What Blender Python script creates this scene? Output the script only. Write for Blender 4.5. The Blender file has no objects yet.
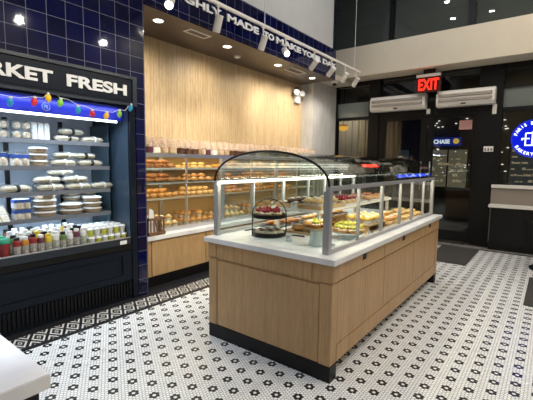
import bpy, bmesh, math, random
from mathutils import Vector, Matrix
from math import sin, cos, pi, radians, sqrt
random.seed(7)
S = bpy.context.scene
COL = S.collection
# ------------------------------------------------------------------ camera
yaw, pitch, roll, F = 0.65289, 0.09866, 0.013106, 373.98
fw = Vector((-sin(yaw)*cos(pitch), cos(yaw)*cos(pitch), -sin(pitch)))
r0 = Vector((cos(yaw), sin(yaw), 0)); u0 = r0.cross(fw)
rr = r0*cos(roll)+u0*sin(roll); uu = -r0*sin(roll)+u0*cos(roll)
cd = bpy.data.cameras.new('camera'); cam = bpy.data.objects.new('camera', cd); COL.objects.link(cam)
cd.sensor_width = 36; cd.lens = F/533*36; cd.clip_end = 200; cd.clip_start = 0.05
m = Matrix((rr, uu, -fw)).transposed().to_4x4(); m.translation = (0, 0, 1.55)
cam.matrix_world = m; S.camera = cam
# ------------------------------------------------------------------ world
W = bpy.data.worlds.new('night'); S.world = W; W.use_nodes = True
W.node_tree.nodes['Background'].inputs[0].default_value = (.02, .03, .05, 1)
W.node_tree.nodes['Background'].inputs[1].default_value = .25
S.view_settings.view_transform = 'Standard'; S.view_settings.look = 'None'
S.view_settings.gamma = 1; S.view_settings.exposure = -0.18; S.view_settings.use_curve_mapping = False
try: S.cycles.transparent_max_bounces = 32; S.cycles.max_bounces = 8
except Exception: pass

def light(name, kind, loc, energy, color=(1, 1, 1), d=(0, 0, -1), parent=None, **k):
    l = bpy.data.lights.new(name, kind); l.energy = energy; l.color = color
    for a, b in k.items(): setattr(l, a, b)
    o = bpy.data.objects.new(name, l); COL.objects.link(o)
    o.rotation_euler = Vector(d).to_track_quat('-Z', 'Y').to_euler()
    if parent: o.parent = parent; o.location = Vector(loc)-parent.location
    else: o.location = loc
    return o
WARM = (1, .93, .82); COOL = (.84, .92, 1)
E_CEIL = 15
CEIL_LAMPS = [(-2.4, 6.35), (-2.5, 5.1), (-1.58, 5.08), (-.2, 6.3), (1.2, 5.0), (.4, 3.2), (1.9, 2.6), (-.2, 1.0), (3.0, 2.9), (3.0, 7.25), (1.6, .2), (-1.9, -.4), (-1.2, -2.0), (1.0, -2.0)]

# ------------------------------------------------------------------ materials
def principled(name):
    m = bpy.data.materials.new(name); m.use_nodes = True
    return m, m.node_tree, m.node_tree.nodes['Principled BSDF']
def mat(name, c, rough=.5, metal=0, em=None, es=0, noise=0, scale=8, stretch=(1, 1, 1), bump=0, c2=None, trans=0):
    m, t, b = principled(name)
    b.inputs['Base Color'].default_value = (*c, 1); b.inputs['Roughness'].default_value = rough
    b.inputs['Metallic'].default_value = metal
    if trans: b.inputs['Transmission Weight'].default_value = trans; b.inputs['IOR'].default_value = 1.2
    if em: b.inputs['Emission Color'].default_value = (*em, 1); b.inputs['Emission Strength'].default_value = es
    if noise or c2 or bump:
        tc = t.nodes.new('ShaderNodeTexCoord'); mp = t.nodes.new('ShaderNodeMapping'); mp.inputs['Scale'].default_value = stretch
        n = t.nodes.new('ShaderNodeTexNoise'); n.inputs['Scale'].default_value = scale; n.inputs['Detail'].default_value = 4
        r = t.nodes.new('ShaderNodeValToRGB')
        d = c2 or tuple(x*(1-noise) for x in c); h = c if c2 else tuple(min(1, x*(1+noise*.6)) for x in c)
        r.color_ramp.elements[0].position = .32; r.color_ramp.elements[1].position = .68
        r.color_ramp.elements[0].color = (*d, 1); r.color_ramp.elements[1].color = (*h, 1)
        t.links.new(tc.outputs['Object'], mp.inputs[0]); t.links.new(mp.outputs[0], n.inputs['Vector'])
        t.links.new(n.outputs[0], r.inputs[0]); t.links.new(r.outputs[0], b.inputs['Base Color'])
        if bump:
            bp = t.nodes.new('ShaderNodeBump'); bp.inputs['Strength'].default_value = bump; bp.inputs['Distance'].default_value = .01
            t.links.new(n.outputs[0], bp.inputs['Height']); t.links.new(bp.outputs[0], b.inputs['Normal'])
    return m
def emis(name, c, s):
    m = bpy.data.materials.new(name); m.use_nodes = True; t = m.node_tree; t.nodes.clear()
    e = t.nodes.new('ShaderNodeEmission'); e.inputs[0].default_value = (*c, 1); e.inputs[1].default_value = s
    o = t.nodes.new('ShaderNodeOutputMaterial'); t.links.new(e.outputs[0], o.inputs[0]); return m
def glass(name, tint=(.95, .98, .97), ior=1.5, rough=0, frost=0, dcol=(.55, .62, .6)):
    m = bpy.data.materials.new(name); m.use_nodes = True; t = m.node_tree; t.nodes.clear()
    tr = t.nodes.new('ShaderNodeBsdfTransparent'); tr.inputs[0].default_value = (*tint, 1)
    gl = t.nodes.new('ShaderNodeBsdfGlossy'); gl.inputs['Roughness'].default_value = rough
    g = t.nodes.new('ShaderNodeNewGeometry'); dp = t.nodes.new('ShaderNodeVectorMath'); dp.operation = 'DOT_PRODUCT'
    t.links.new(g.outputs['Incoming'], dp.inputs[0]); t.links.new(g.outputs['Normal'], dp.inputs[1]); N = NT(t); f0 = ((ior-1)/(ior+1))**2
    fr = N.m('ADD', f0, N.m('MULTIPLY', 1-f0, N.m('POWER', N.m('SUBTRACT', 1, N.m('MINIMUM', N.m('ABSOLUTE', dp.outputs['Value']), 1)), 5)))
    mx = t.nodes.new('ShaderNodeMixShader'); o = t.nodes.new('ShaderNodeOutputMaterial')
    t.links.new(fr, mx.inputs[0]); t.links.new(tr.outputs[0], mx.inputs[1]); t.links.new(gl.outputs[0], mx.inputs[2])
    last = mx
    if frost:
        df = t.nodes.new('ShaderNodeBsdfDiffuse'); df.inputs[0].default_value = (*dcol, 1)
        m2 = t.nodes.new('ShaderNodeMixShader'); m2.inputs[0].default_value = frost
        t.links.new(mx.outputs[0], m2.inputs[1]); t.links.new(df.outputs[0], m2.inputs[2]); last = m2
    t.links.new(last.outputs[0], o.inputs[0]); return m

class NT:
    def __init__(s, t): s.t = t
    def m(s, op, a, b=None, c=None):
        n = s.t.nodes.new('ShaderNodeMath'); n.operation = op
        for i, v in enumerate((a, b, c)):
            if v is None: continue
            if isinstance(v, (int, float)): n.inputs[i].default_value = v
            else: s.t.links.new(v, n.inputs[i])
        return n.outputs[0]
    def mix(s, f, a, b):
        n = s.t.nodes.new('ShaderNodeMix'); n.data_type = 'RGBA'
        for i, v in ((0, f), (6, a), (7, b)):
            if isinstance(v, (int, float)): n.inputs[i].default_value = v
            elif isinstance(v, tuple): n.inputs[i].default_value = (*v, 1)
            else: s.t.links.new(v, n.inputs[i])
        return n.outputs[2]

def floor_mat():
    m, t, b = principled('hex_mosaic_floor'); N = NT(t)
    g = t.nodes.new('ShaderNodeNewGeometry'); sp = t.nodes.new('ShaderNodeSeparateXYZ'); t.links.new(g.outputs['Position'], sp.inputs[0])
    X, Y = sp.outputs[0], sp.outputs[1]
    p = .1462/6
    x = N.m('ADD', X, 2.896); y = N.m('ADD', Y, -1.936)
    def near(x, y, P):
        sx, sy = P*sqrt(3), P
        def rel(v, s, off):
            v2 = N.m('ADD', v, -off) if off else v
            return N.m('SUBTRACT', v2, N.m('MULTIPLY', N.m('ROUND', N.m('DIVIDE', v2, s)), s))
        ax, ay, bx_, by_ = rel(x, sx, 0), rel(y, sy, 0), rel(x, sx, sx/2), rel(y, sy, sy/2)
        def l2(a, c): return N.m('ADD', N.m('MULTIPLY', a, a), N.m('MULTIPLY', c, c))
        f = N.m('LESS_THAN', l2(ax, ay), l2(bx_, by_))
        def mx(a, c): return N.m('ADD', c, N.m('MULTIPLY', f, N.m('SUBTRACT', a, c)))
        return mx(ax, bx_), mx(ay, by_)
    rx, ry = near(x, y, p)
    tx, ty = N.m('SUBTRACT', x, rx), N.m('SUBTRACT', y, ry)
    fx, fy = near(tx, ty, 6*p)
    d = N.m('SQRT', N.m('ADD', N.m('MULTIPLY', fx, fx), N.m('MULTIPLY', fy, fy)))
    ring = N.m('MULTIPLY', N.m('GREATER_THAN', d, .5*p), N.m('LESS_THAN', d, 1.3*p))
    hx = N.m('MAXIMUM', N.m('ABSOLUTE', ry), N.m('ADD', N.m('MULTIPLY', N.m('ABSOLUTE', rx), .8660), N.m('MULTIPLY', N.m('ABSOLUTE', ry), .5)))
    grout = N.m('GREATER_THAN', hx, .5*p-.0016)
    wn = t.nodes.new('ShaderNodeTexWhiteNoise'); wn.noise_dimensions = '2D'
    cb = t.nodes.new('ShaderNodeCombineXYZ'); t.links.new(tx, cb.inputs[0]); t.links.new(ty, cb.inputs[1]); t.links.new(cb.outputs[0], wn.inputs['Vector'])
    white = N.mix(wn.outputs['Value'], (.78, .80, .81), (.88, .90, .91))
    c = N.mix(ring, white, (.006, .006, .008))
    c = N.mix(N.m('MULTIPLY', grout, .92), c, (.11, .108, .10))
    def band(u, v, base):            # u across (0 centre), v along
        q = .01225
        uq = N.m('ABSOLUTE', N.m('DIVIDE', u, .0223))
        vm = N.m('SUBTRACT', v, N.m('MULTIPLY', N.m('ROUND', N.m('DIVIDE', v, 12*q)), 12*q))
        vq = N.m('ABSOLUTE', N.m('DIVIDE', vm, q))
        dd = N.m('ADD', uq, vq); d2 = N.m('ADD', N.m('ABSOLUTE', N.m('SUBTRACT', 6, uq)), N.m('ABSOLUTE', N.m('SUBTRACT', 6, vq)))
        def rng(d, lo, hi): return N.m('MULTIPLY', N.m('GREATER_THAN', d, lo), N.m('LESS_THAN', d, hi))
        w = N.m('MINIMUM', N.m('ADD', N.m('ADD', rng(dd, .8, 1.5), rng(dd, 3.4, 4.8)), N.m('ADD', rng(d2, .8, 1.5), rng(d2, 3.4, 4.8))), 1)
        w = N.m('MULTIPLY', w, N.m('LESS_THAN', N.m('ABSOLUTE', u), 5.2*.0223))
        return N.mix(w, (.02, .02, .024), (.62, .60, .55))
    c = N.mix(N.m('LESS_THAN', X, -3.312), c, band(N.m('ADD', X, 3.490), N.m('ADD', Y, -2.031), 0))
    c = N.mix(N.m('MULTIPLY', N.m('GREATER_THAN', Y, 7.78), N.m('GREATER_THAN', X, -3.31)), c, band(N.m('ADD', Y, -7.98), N.m('ADD', X, .9), 0))
    ns = t.nodes.new('ShaderNodeTexNoise'); ns.inputs['Scale'].default_value = 1.3; ns.inputs['Detail'].default_value = 5
    t.links.new(g.outputs['Position'], ns.inputs['Vector'])
    mr = t.nodes.new('ShaderNodeMapRange'); mr.inputs[1].default_value = .3; mr.inputs[2].default_value = .7; mr.inputs[3].default_value = .22; mr.inputs[4].default_value = .42
    t.links.new(ns.outputs[0], mr.inputs[0]); t.links.new(mr.outputs[0], b.inputs['Roughness'])
    t.links.new(c, b.inputs['Base Color']); b.inputs['Specular IOR Level'].default_value = .35
    bp = t.nodes.new('ShaderNodeBump'); bp.inputs['Strength'].default_value = .25; bp.inputs['Distance'].default_value = .002
    t.links.new(N.m('SUBTRACT', 1, grout), bp.inputs['Height']); t.links.new(bp.outputs[0], b.inputs['Normal'])
    return m
def tile_mat():
    m, t, b = principled('navy_glazed_tile'); N = NT(t)
    g = t.nodes.new('ShaderNodeNewGeometry'); sp = t.nodes.new('ShaderNodeSeparateXYZ'); t.links.new(g.outputs['Position'], sp.inputs[0])
    s = .1655
    a = N.m('ADD', N.m('ADD', sp.outputs[1], sp.outputs[0]), 3.69-1.228); z = N.m('ADD', sp.outputs[2], -2.679)
    def line(v):
        q = N.m('DIVIDE', v, s); return N.m('LESS_THAN', N.m('ABSOLUTE', N.m('SUBTRACT', q, N.m('ROUND', q))), .0018/s)
    gr = N.m('MAXIMUM', line(a), line(z))
    wn = t.nodes.new('ShaderNodeTexWhiteNoise'); wn.noise_dimensions = '2D'; cb = t.nodes.new('ShaderNodeCombineXYZ')
    t.links.new(N.m('FLOOR', N.m('DIVIDE', a, s)), cb.inputs[0]); t.links.new(N.m('FLOOR', N.m('DIVIDE', z, s)), cb.inputs[1]); t.links.new(cb.outputs[0], wn.inputs['Vector'])
    navy = N.mix(wn.outputs['Value'], (.0012, .002, .022), (.003, .0045, .05))
    t.links.new(N.mix(gr, navy, (.16, .17, .24)), b.inputs['Base Color'])
    t.links.new(N.m('ADD', N.m('MULTIPLY', gr, .5), .045), b.inputs['Roughness'])
    b.inputs['Specular IOR Level'].default_value = .4
    ns = t.nodes.new('ShaderNodeTexNoise'); ns.inputs['Scale'].default_value = 5
    bp = t.nodes.new('ShaderNodeBump'); bp.inputs['Strength'].default_value = .12; bp.inputs['Distance'].default_value = .01
    t.links.new(g.outputs['Position'], ns.inputs['Vector']); t.links.new(ns.outputs[0], bp.inputs['Height']); t.links.new(bp.outputs[0], b.inputs['Normal'])
    return m
def wood_mat(name, c1, c2, s=26, rough=.42, groove=0, gw=.004):
    """vertical oak grain, optional vertical grooves every `groove` metres"""
    m, t, b = principled(name); N = NT(t)
    g = t.nodes.new('ShaderNodeNewGeometry')
    mp = t.nodes.new('ShaderNodeMapping'); mp.inputs['Scale'].default_value = (1, 1, .07); t.links.new(g.outputs['Position'], mp.inputs[0])
    n = t.nodes.new('ShaderNodeTexNoise'); n.inputs['Scale'].default_value = s; n.inputs['Detail'].default_value = 6; n.inputs['Roughness'].default_value = .65
    n2 = t.nodes.new('ShaderNodeTexNoise'); n2.inputs['Scale'].default_value = s*4; n2.inputs['Detail'].default_value = 3
    t.links.new(mp.outputs[0], n.inputs['Vector']); t.links.new(mp.outputs[0], n2.inputs['Vector'])
    f = N.m('ADD', N.m('MULTIPLY', n.outputs[0], .65), N.m('MULTIPLY', n2.outputs[0], .35))
    r = t.nodes.new('ShaderNodeValToRGB'); e = r.color_ramp.elements
    e[0].position = .36; e[1].position = .62; e[0].color = (*c2, 1); e[1].color = (*c1, 1)
    t.links.new(f, r.inputs[0]); c = r.outputs[0]
    if groove:
        sp = t.nodes.new('ShaderNodeSeparateXYZ'); t.links.new(g.outputs['Position'], sp.inputs[0])
        q = N.m('DIVIDE', N.m('ADD', sp.outputs[0], sp.outputs[1]), groove)
        fr = N.m('SUBTRACT', q, N.m('ROUND', q)); gl = N.m('LESS_THAN', N.m('ABSOLUTE', fr), gw/groove)
        wn = t.nodes.new('ShaderNodeTexWhiteNoise'); wn.noise_dimensions = '1D'; t.links.new(N.m('FLOOR', N.m('ADD', q, .5)), wn.inputs['W'])
        c = N.mix(N.m('MULTIPLY', wn.outputs['Value'], .22), c, c2)
        c = N.mix(N.m('MULTIPLY', gl, .34), c, tuple(x*.3 for x in c2))
    t.links.new(c, b.inputs['Base Color']); b.inputs['Roughness'].default_value = rough
    return m
M = {}
def dull(*ks):
    for k in ks: M[k].node_tree.nodes['Principled BSDF'].inputs['Specular IOR Level'].default_value = .28
M['floor'] = floor_mat(); M['tile'] = tile_mat()
M['woodwall'] = wood_mat('ribbed_oak_wall', (.62, .47, .27), (.42, .29, .15), 30, .5, .052, .003)
M['oak'] = wood_mat('oak_veneer', (.49, .31, .145), (.37, .225, .10), 22, .42)
M['oakg'] = wood_mat('grooved_oak_veneer', (.49, .31, .145), (.37, .225, .10), 22, .42, .047, .0016)
M['soffit'] = mat('brown_soffit', (.075, .052, .036), .4, noise=.2, scale=6)
M['white'] = mat('white_quartz', (.80, .80, .80), .18, c2=(.66, .67, .70), scale=4)
M['plaster'] = mat('cream_plaster', (.56, .51, .42), .7, noise=.04, scale=3)
M['paleplaster'] = mat('pale_grey_plaster', (.44, .44, .42), .7, noise=.05, scale=3)
M['concrete'] = mat('grey_wallcovering', (.50, .49, .47), .55, noise=.12, scale=10, stretch=(1, 1, .3))
M['black'] = mat('black_paint', (.005, .005, .006), .4)
M['frame'] = mat('black_metal_frame', (.0035, .0035, .004), .42)
M['navy'] = mat('charcoal_cabinet', (.006, .010, .018), .38)
dull('black', 'frame', 'navy'); M['navy'].node_tree.nodes['Principled BSDF'].inputs['Specular IOR Level'].default_value = .16
M['sign_frame'] = mat('slate_frame', (.016, .024, .036), .35)
M['steel'] = mat('brushed_aluminium', (.62, .63, .65), .32, .85)
M['silver'] = mat('satin_silver', (.40, .40, .41), .42, .5)
M['whitemetal'] = mat('white_metal', (.72, .70, .66), .4)
M['grille'] = mat('brown_grille', (.20, .15, .12), .5)
M['glass'] = glass('clear_glass', (.93, .965, .955), 1.45)
M['dglass'] = glass('window_glass', (.72, .76, .76), 1.55)
M['tint'] = glass('upper_glass_room_haze', (.35, .42, .40), 1.6, 0, .10)  # diffuse share puts the haze of the reflected room into the glass colour
M['frost'] = glass('frosted_glass', (.55, .6, .6), 1.5, 0, .34)
M['roofglass'] = glass('curved_roof_glass', (.92, .955, .94), 1.27)
M['shelfglass'] = glass('shelf_glass', (.93, .95, .94), 1.4)
M['clearplastic'] = glass('clear_plastic', (.96, .97, .98), 1.25, .05, .10)
M['blue'] = mat('blue_valance', (.008, .022, .50), .4)
M['led'] = emis('cool_led', (.85, .93, 1), 7)
M['ledw'] = emis('warm_led', (1, .93, .8), 5)
M['lens'] = emis('lamp_lens', (.92, 1, .96), 9)
M['lensw'] = emis('warm_lamp_lens', (1, .93, .8), 9)
M['letter'] = mat('white_letter', (.80, .80, .80), .45)
M['rail'] = mat('shelf_rail_plastic', (.13, .145, .17), .35)
M['innerback'] = mat('white_liner', (.60, .70, .82), .4)
M['mat'] = mat('grey_carpet_mat', (.045, .042, .040), .95, noise=.3, scale=80)
M['red'] = mat('red_berry', (.38, .012, .02), .25, noise=.5, scale=60)
M['crust'] = mat('golden_crust', (.62, .30, .085), .5, noise=.45, scale=30, bump=.3)
M['crust2'] = mat('baked_brown_crust', (.42, .16, .04), .45, noise=.5, scale=30, bump=.3)
M['pale'] = mat('pale_pastry', (.75, .50, .22), .55, noise=.35, scale=30, bump=.2)
M['choc'] = mat('chocolate_pastry', (.11, .045, .02), .5, noise=.4, scale=40, bump=.2)
M['cream'] = mat('whipped_cream', (.85, .79, .65), .5, noise=.08, scale=30)
M['fruit'] = mat('yellow_green_fruit', (.75, .58, .06), .3, c2=(.28, .42, .05), scale=50)
M['custard'] = mat('yellow_custard', (.80, .50, .10), .35, noise=.2, scale=25)
M['paper'] = mat('white_paper', (.78, .78, .78), .6)
M['bread'] = mat('flour_dusted_bread', (.50, .43, .33), .7, noise=.25, scale=20)
M['salad'] = mat('mixed_salad', (.42, .30, .18), .5, c2=(.16, .12, .08), scale=40)
M['filling'] = mat('sandwich_filling', (.30, .17, .07), .6, c2=(.10, .22, .04), scale=60)
M['green'] = mat('green_lid', (.015, .22, .12), .4)
M['brownwood'] = mat('brown_basket_wood', (.16, .075, .035), .55, noise=.3, scale=12)
M['traywood'] = mat('light_tray_wood', (.50, .33, .16), .5, noise=.2, scale=10, stretch=(1, .1, 1))
M['frostplastic'] = mat('pale_frosted_glass', (.62, .72, .72), .15)
for k, c in dict(jred=(.22, .02, .02), jorange=(.42, .17, .03), jyellow=(.50, .38, .03), jgreen=(.10, .17, .05), jpurple=(.10, .03, .05), jwhite=(.58, .59, .57), jblue=(.03, .08, .32), jpink=(.7, .25, .25)).items():
    M[k] = mat('package_'+k[1:], c, .3)

# ------------------------------------------------------------------ mesh helpers
def nb(): return bmesh.new()
def bx(b, x0, x1, y0, y1, z0, z1):
    vs = [b.verts.new((x, y, z)) for x in (x0, x1) for y in (y0, y1) for z in (z0, z1)]
    for f in ((0, 1, 3, 2), (4, 6, 7, 5), (0, 4, 5, 1), (2, 3, 7, 6), (0, 2, 6, 4), (1, 5, 7, 3)): b.faces.new([vs[i] for i in f])
    return b
def BX(*a): return bx(nb(), *a)
def lathe(b, prof, c=(0, 0, 0), seg=20, cap=True, wob=0):
    rings = []
    for r, z in prof:
        rings.append([b.verts.new((c[0]+r*(1+wob*sin(i*5*2*pi/seg))*cos(2*pi*i/seg), c[1]+r*(1+wob*sin(i*5*2*pi/seg))*sin(2*pi*i/seg), c[2]+z)) for i in range(seg)])
    for a, d in zip(rings, rings[1:]):
        for i in range(seg): b.faces.new((a[i], a[(i+1) % seg], d[(i+1) % seg], d[i]))
    if cap: b.faces.new(rings[0][::-1]); b.faces.new(rings[-1])
    return b
def ball(b, c, r, sz=1, sx=1, sy=1, seg=10, n=6):
    lathe_prof = [(max(.001, sin(pi*k/n))*r, -cos(pi*k/n)*r*sz) for k in range(n+1)]
    v0 = len(b.verts); lathe(b, lathe_prof, (0, 0, 0), seg)
    b.verts.ensure_lookup_table()
    for v in b.verts[v0:]: v.co = Vector((v.co.x*sx+c[0], v.co.y*sy+c[1], v.co.z+c[2]))
    return b
def tube(b, pts, rad, seg=8):
    pts = [Vector(p) for p in pts]; rads = rad if isinstance(rad, (list, tuple)) else [rad]*len(pts)
    rings = []; prev = None
    for i, p in enumerate(pts):
        d = (pts[min(i+1, len(pts)-1)]-pts[max(i-1, 0)]).normalized()
        if prev is None: a = d.orthogonal().normalized()
        else: a = (prev-d*prev.dot(d)).normalized()
        prev = a; c = d.cross(a)
        rings.append([b.verts.new(p+(a*cos(2*pi*k/seg)+c*sin(2*pi*k/seg))*rads[i]) for k in range(seg)])
    for r1, r2 in zip(rings, rings[1:]):
        for k in range(seg): b.faces.new((r1[k], r1[(k+1) % seg], r2[(k+1) % seg], r2[k]))
    b.faces.new(rings[0][::-1]); b.faces.new(rings[-1]); return b
def prism(b, poly, h, axis='z', o=0):
    def P(u, v, w): return {'z': (u, v, w), 'x': (w, u, v), 'y': (u, w, v)}[axis]
    a = [b.verts.new(P(u, v, o)) for u, v in poly]; c = [b.verts.new(P(u, v, o+h)) for u, v in poly]; n = len(poly)
    b.faces.new(a[::-1]); b.faces.new(c)
    for i in range(n): b.faces.new((a[i], a[(i+1) % n], c[(i+1) % n], c[i]))
    return b
def obj(name, b, m, parent=None, world=False, bevel=0, smooth=False, label=None):
    bmesh.ops.recalc_face_normals(b, faces=b.faces)
    if bevel: bmesh.ops.bevel(b, geom=b.edges[:], offset=bevel, segments=2, affect='EDGES', clamp_overlap=True)
    if world and parent:
        off = parent.location.copy(); pp = parent.parent
        while pp: off += pp.location; pp = pp.parent
        bmesh.ops.translate(b, verts=b.verts, vec=-off)
    me = bpy.data.meshes.new(name); b.to_mesh(me); b.free()
    if smooth:
        for p in me.polygons: p.use_smooth = True
    me.materials.append(M[m] if isinstance(m, str) else m)
    o = bpy.data.objects.new(name, me); COL.objects.link(o)
    if parent: o.parent = parent
    if label: o['label'] = label
    return o
def tag(o, label, cat, group=None, kind=None):
    if label: o['label'] = label
    if cat: o['category'] = cat
    if group: o['group'] = group
    if kind: o['kind'] = kind
    return o
def thing(name, label, cat, loc=(0, 0, 0), rz=0, group=None):
    o = bpy.data.objects.new(name, None); COL.objects.link(o); o.location = loc; o.rotation_euler = (0, 0, rz); o.empty_display_size = .05
    return tag(o, label, cat, group)
def struct(name, b, m, parent=None, **k):
    o = obj(name, b, m, parent, **k)
    if not parent: o['kind'] = 'structure'
    return o
def dup(root, loc, rz=0, label=None, group=None, scale=None):
    def cp(o, par):
        c = o.copy(); COL.objects.link(c); c.parent = par
        for ch in o.children:
            if ch.type == 'MESH' or ch.type == 'EMPTY': cp(ch, c)
        return c
    r = cp(root, None); r.location = loc; r.rotation_euler = (0, 0, rz)
    if scale: r.scale = (scale,)*3 if isinstance(scale, (int, float)) else scale
    if label: r['label'] = label
    if group: r['group'] = group
    elif 'group' in r: del r['group']
    return r
USED = set()
def place(proto, loc, rz=0, label=None, group=None, scale=None):
    if proto.name not in USED:
        USED.add(proto.name); proto.location = loc; proto.rotation_euler = (0, 0, rz)
        if scale: proto.scale = (scale,)*3 if isinstance(scale, (int, float)) else scale
        if label: proto['label'] = label
        if group: proto['group'] = group
        elif 'group' in proto: del proto['group']
        return proto
    return dup(proto, loc, rz, label, group, scale)
def text_bm(s, h, depth=.01, bold=.02, width=None):
    """text as a mesh in its own XY plane, cap height h, left aligned, extruded"""
    c = bpy.data.curves.new('t', 'FONT'); c.body = s; c.size = 1; c.extrude = .5; c.offset = bold
    o = bpy.data.objects.new('t', c); COL.objects.link(o)
    me = bpy.data.meshes.new_from_object(o.evaluated_get(bpy.context.evaluated_depsgraph_get()))
    b = nb(); b.from_mesh(me); bpy.data.objects.remove(o); bpy.data.curves.remove(c); bpy.data.meshes.remove(me)
    xs = [v.co.x for v in b.verts]; ys = [v.co.y for v in b.verts]
    x0, x1, y0, y1 = min(xs), max(xs), min(ys), max(ys); sy = h/(y1-y0); sx = width/(x1-x0) if width else sy
    for v in b.verts: v.co = Vector(((v.co.x-x0)*sx, (v.co.y-y0)*sy, v.co.z*depth))
    return b
def on_left_wall(b, y, z, x):      # text facing +X, running along +Y
    for v in b.verts: v.co = Vector((x+v.co.z, y+v.co.x, z+v.co.y))
    return b
def on_door_wall(b, x, z, y):      # text facing -Y, running along +X
    for v in b.verts: v.co = Vector((x+v.co.x, y-v.co.z, z+v.co.y))
    return b

def letters(b, m, parent, name='letter', world=True):
    """one part per letter"""
    bmesh.ops.remove_doubles(b, verts=b.verts, dist=1e-5); b.verts.index_update(); b.verts.ensure_lookup_table(); seen = set(); isl = []
    for v in b.verts:
        if v.index in seen: continue
        st = [v]; seen.add(v.index); cur = []
        while st:
            w = st.pop(); cur.append(w.index)
            for e in w.link_edges:
                o = e.other_vert(w)
                if o.index not in seen: seen.add(o.index); st.append(o)
        isl.append(set(cur))
    for s_ in isl:
        c = b.copy(); c.verts.ensure_lookup_table(); bmesh.ops.delete(c, geom=[v for v in c.verts if v.index not in s_], context='VERTS')
        obj(name, c, m, parent, world)
    b.free()

# ================================================================== SETTING
XL = -3.69; YD = 8.31; XR = 3.6; YB = -3.2; ZC = 5.6
struct('floor', BX(-4.7, XR, YB, 8.6, -.1, 0), 'floor')
struct('ceiling', BX(-4.8, XR, YB, 8.6, ZC, ZC+.1), 'paleplaster')
# tiled left wall: above the cooler, jamb, fascia over the bakery recess
b = nb(); bx(b, -4.7, XL, YB, 1.19-2.6, 0, 3.85); bx(b, -4.7, XL, -1.41, 2.44, 2.46, 3.85); bx(b, -4.7, XL, 2.44, 2.56, 0, 3.85); bx(b, -3.83, XL, 2.56, 7.09, 3.262, 3.85)
bx(b, -4.7, -4.55, -1.41, 2.44, 0, 2.46)
struct('wall_left', b, 'tile')
struct('wall_left_upper', BX(-4.7, XL-.002, YB, 6.95, 3.85, ZC), 'paleplaster')
struct('wall_left_return', bx(BX(-4.7, XL-.01, 6.95, 7.09, 3.85, ZC), -4.7, -3.83, 7.04, 7.09, 3.38, 3.85), 'navy')
struct('wall_back', BX(-4.7, -4.55, 2.56, 7.2, 0, 3.262), 'woodwall')
struct('ceiling_soffit', BX(-4.55, XL-.001, 2.56, 7.09, 3.26, 3.38), 'soffit')
struct('ceiling_entry', BX(-4.7, -3.83, 7.09, 8.2, 3.34, 3.44), 'plaster')
struct('wall_corner', BX(-4.7, -4.27, 7.2, 8.31, 0, 3.34), 'concrete')
struct('trim_1', BX(-4.7, XR, 7.79, 8.6, 3.44, 4.07), 'plaster', bevel=.004)     # bulkhead over the entrance
struct('wall_right', BX(XR, XR+.1, YB, 8.6, 0, ZC), 'paleplaster')
struct('wall_behind', BX(-4.7, XR, YB-.1, YB, 0, ZC), 'woodwall')
# entrance wall of black frames
FW = YD
b = nb()
bx(b, -4.33, -3.19, FW, FW+.14, 3.34, 3.46)                 # head left
bx(b, -3.19, -.9, FW, FW+.14, 3.42, 3.46)
bx(b, -.9, XR, FW, FW+.14, 3.34, 3.46)
bx(b, -4.36, -4.25, FW-.02, FW+.14, 0, 3.34)
bx(b, -3.43, -3.19, FW-.06, FW+.14, 0, 3.42)                # post
bx(b, -3.19, -.9, FW-.02, FW+.14, 2.56, 2.86)               # header behind curtains
bx(b, -1.24, -.9, FW-.04, FW+.14, 0, 3.42)                  # wide post
bx(b, -3.19, -3.09, FW-.02, FW+.14, 0, 2.56)
bx(b, -.9, -.84, FW-.04, FW+.14, 0, 3.34)
bx(b, -4.25, -3.43, FW-.01, FW+.12, 2.58, 2.64)             # transom bars
bx(b, -.84, XR, FW-.01, FW+.12, 2.57, 2.64)
bx(b, -.84, XR, FW-.01, FW+.12, 3.0, 3.03)
bx(b, -4.25, -3.43, FW, FW+.12, 0, .4)
bx(b, -.84, XR, FW, FW+.12, 0, 1.1)
bx(b, .55, .65, FW-.02, FW+.14, 0, 3.34)
struct('wall_front', b, 'frame')
# glazing
w1 = struct('window_1', BX(-4.25, -3.43, FW+.05, FW+.06, .4, 2.58), 'dglass')
struct('pane_frosted', BX(-4.25, -3.43, FW+.05, FW+.06, 2.64, 2.98), 'frost', w1); struct('pane_transom', BX(-4.25, -3.43, FW+.05, FW+.06, 2.98, 3.34), 'dglass', w1)
w2 = struct('window_2', BX(-3.19, -1.24, FW+.05, FW+.06, 2.86, 3.42), 'dglass')
w3 = struct('window_3', BX(-.84, .55, FW+.05, FW+.06, 1.1, 2.57), 'dglass')
struct('pane_frosted', BX(-.84, .55, FW+.05, FW+.06, 2.64, 3.0), 'frost', w3); struct('pane_transom', BX(-.84, .55, FW+.05, FW+.06, 3.03, 3.34), 'dglass', w3)
w4 = struct('window_4', BX(.65, XR, FW+.05, FW+.06, 1.1, 3.34), 'dglass')
# upper windows above the bulkhead
w5 = struct('window_5', BX(-4.7, XR, FW+.05, FW+.06, 4.07, ZC), 'tint')
b = nb()
for x in (-4.68, -3.0, -1.44, .3, 2.0): bx(b, x-.05, x+.05, FW-.02, FW+.12, 4.07, ZC)
struct('window_frame', b, 'frame', w5)
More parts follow.
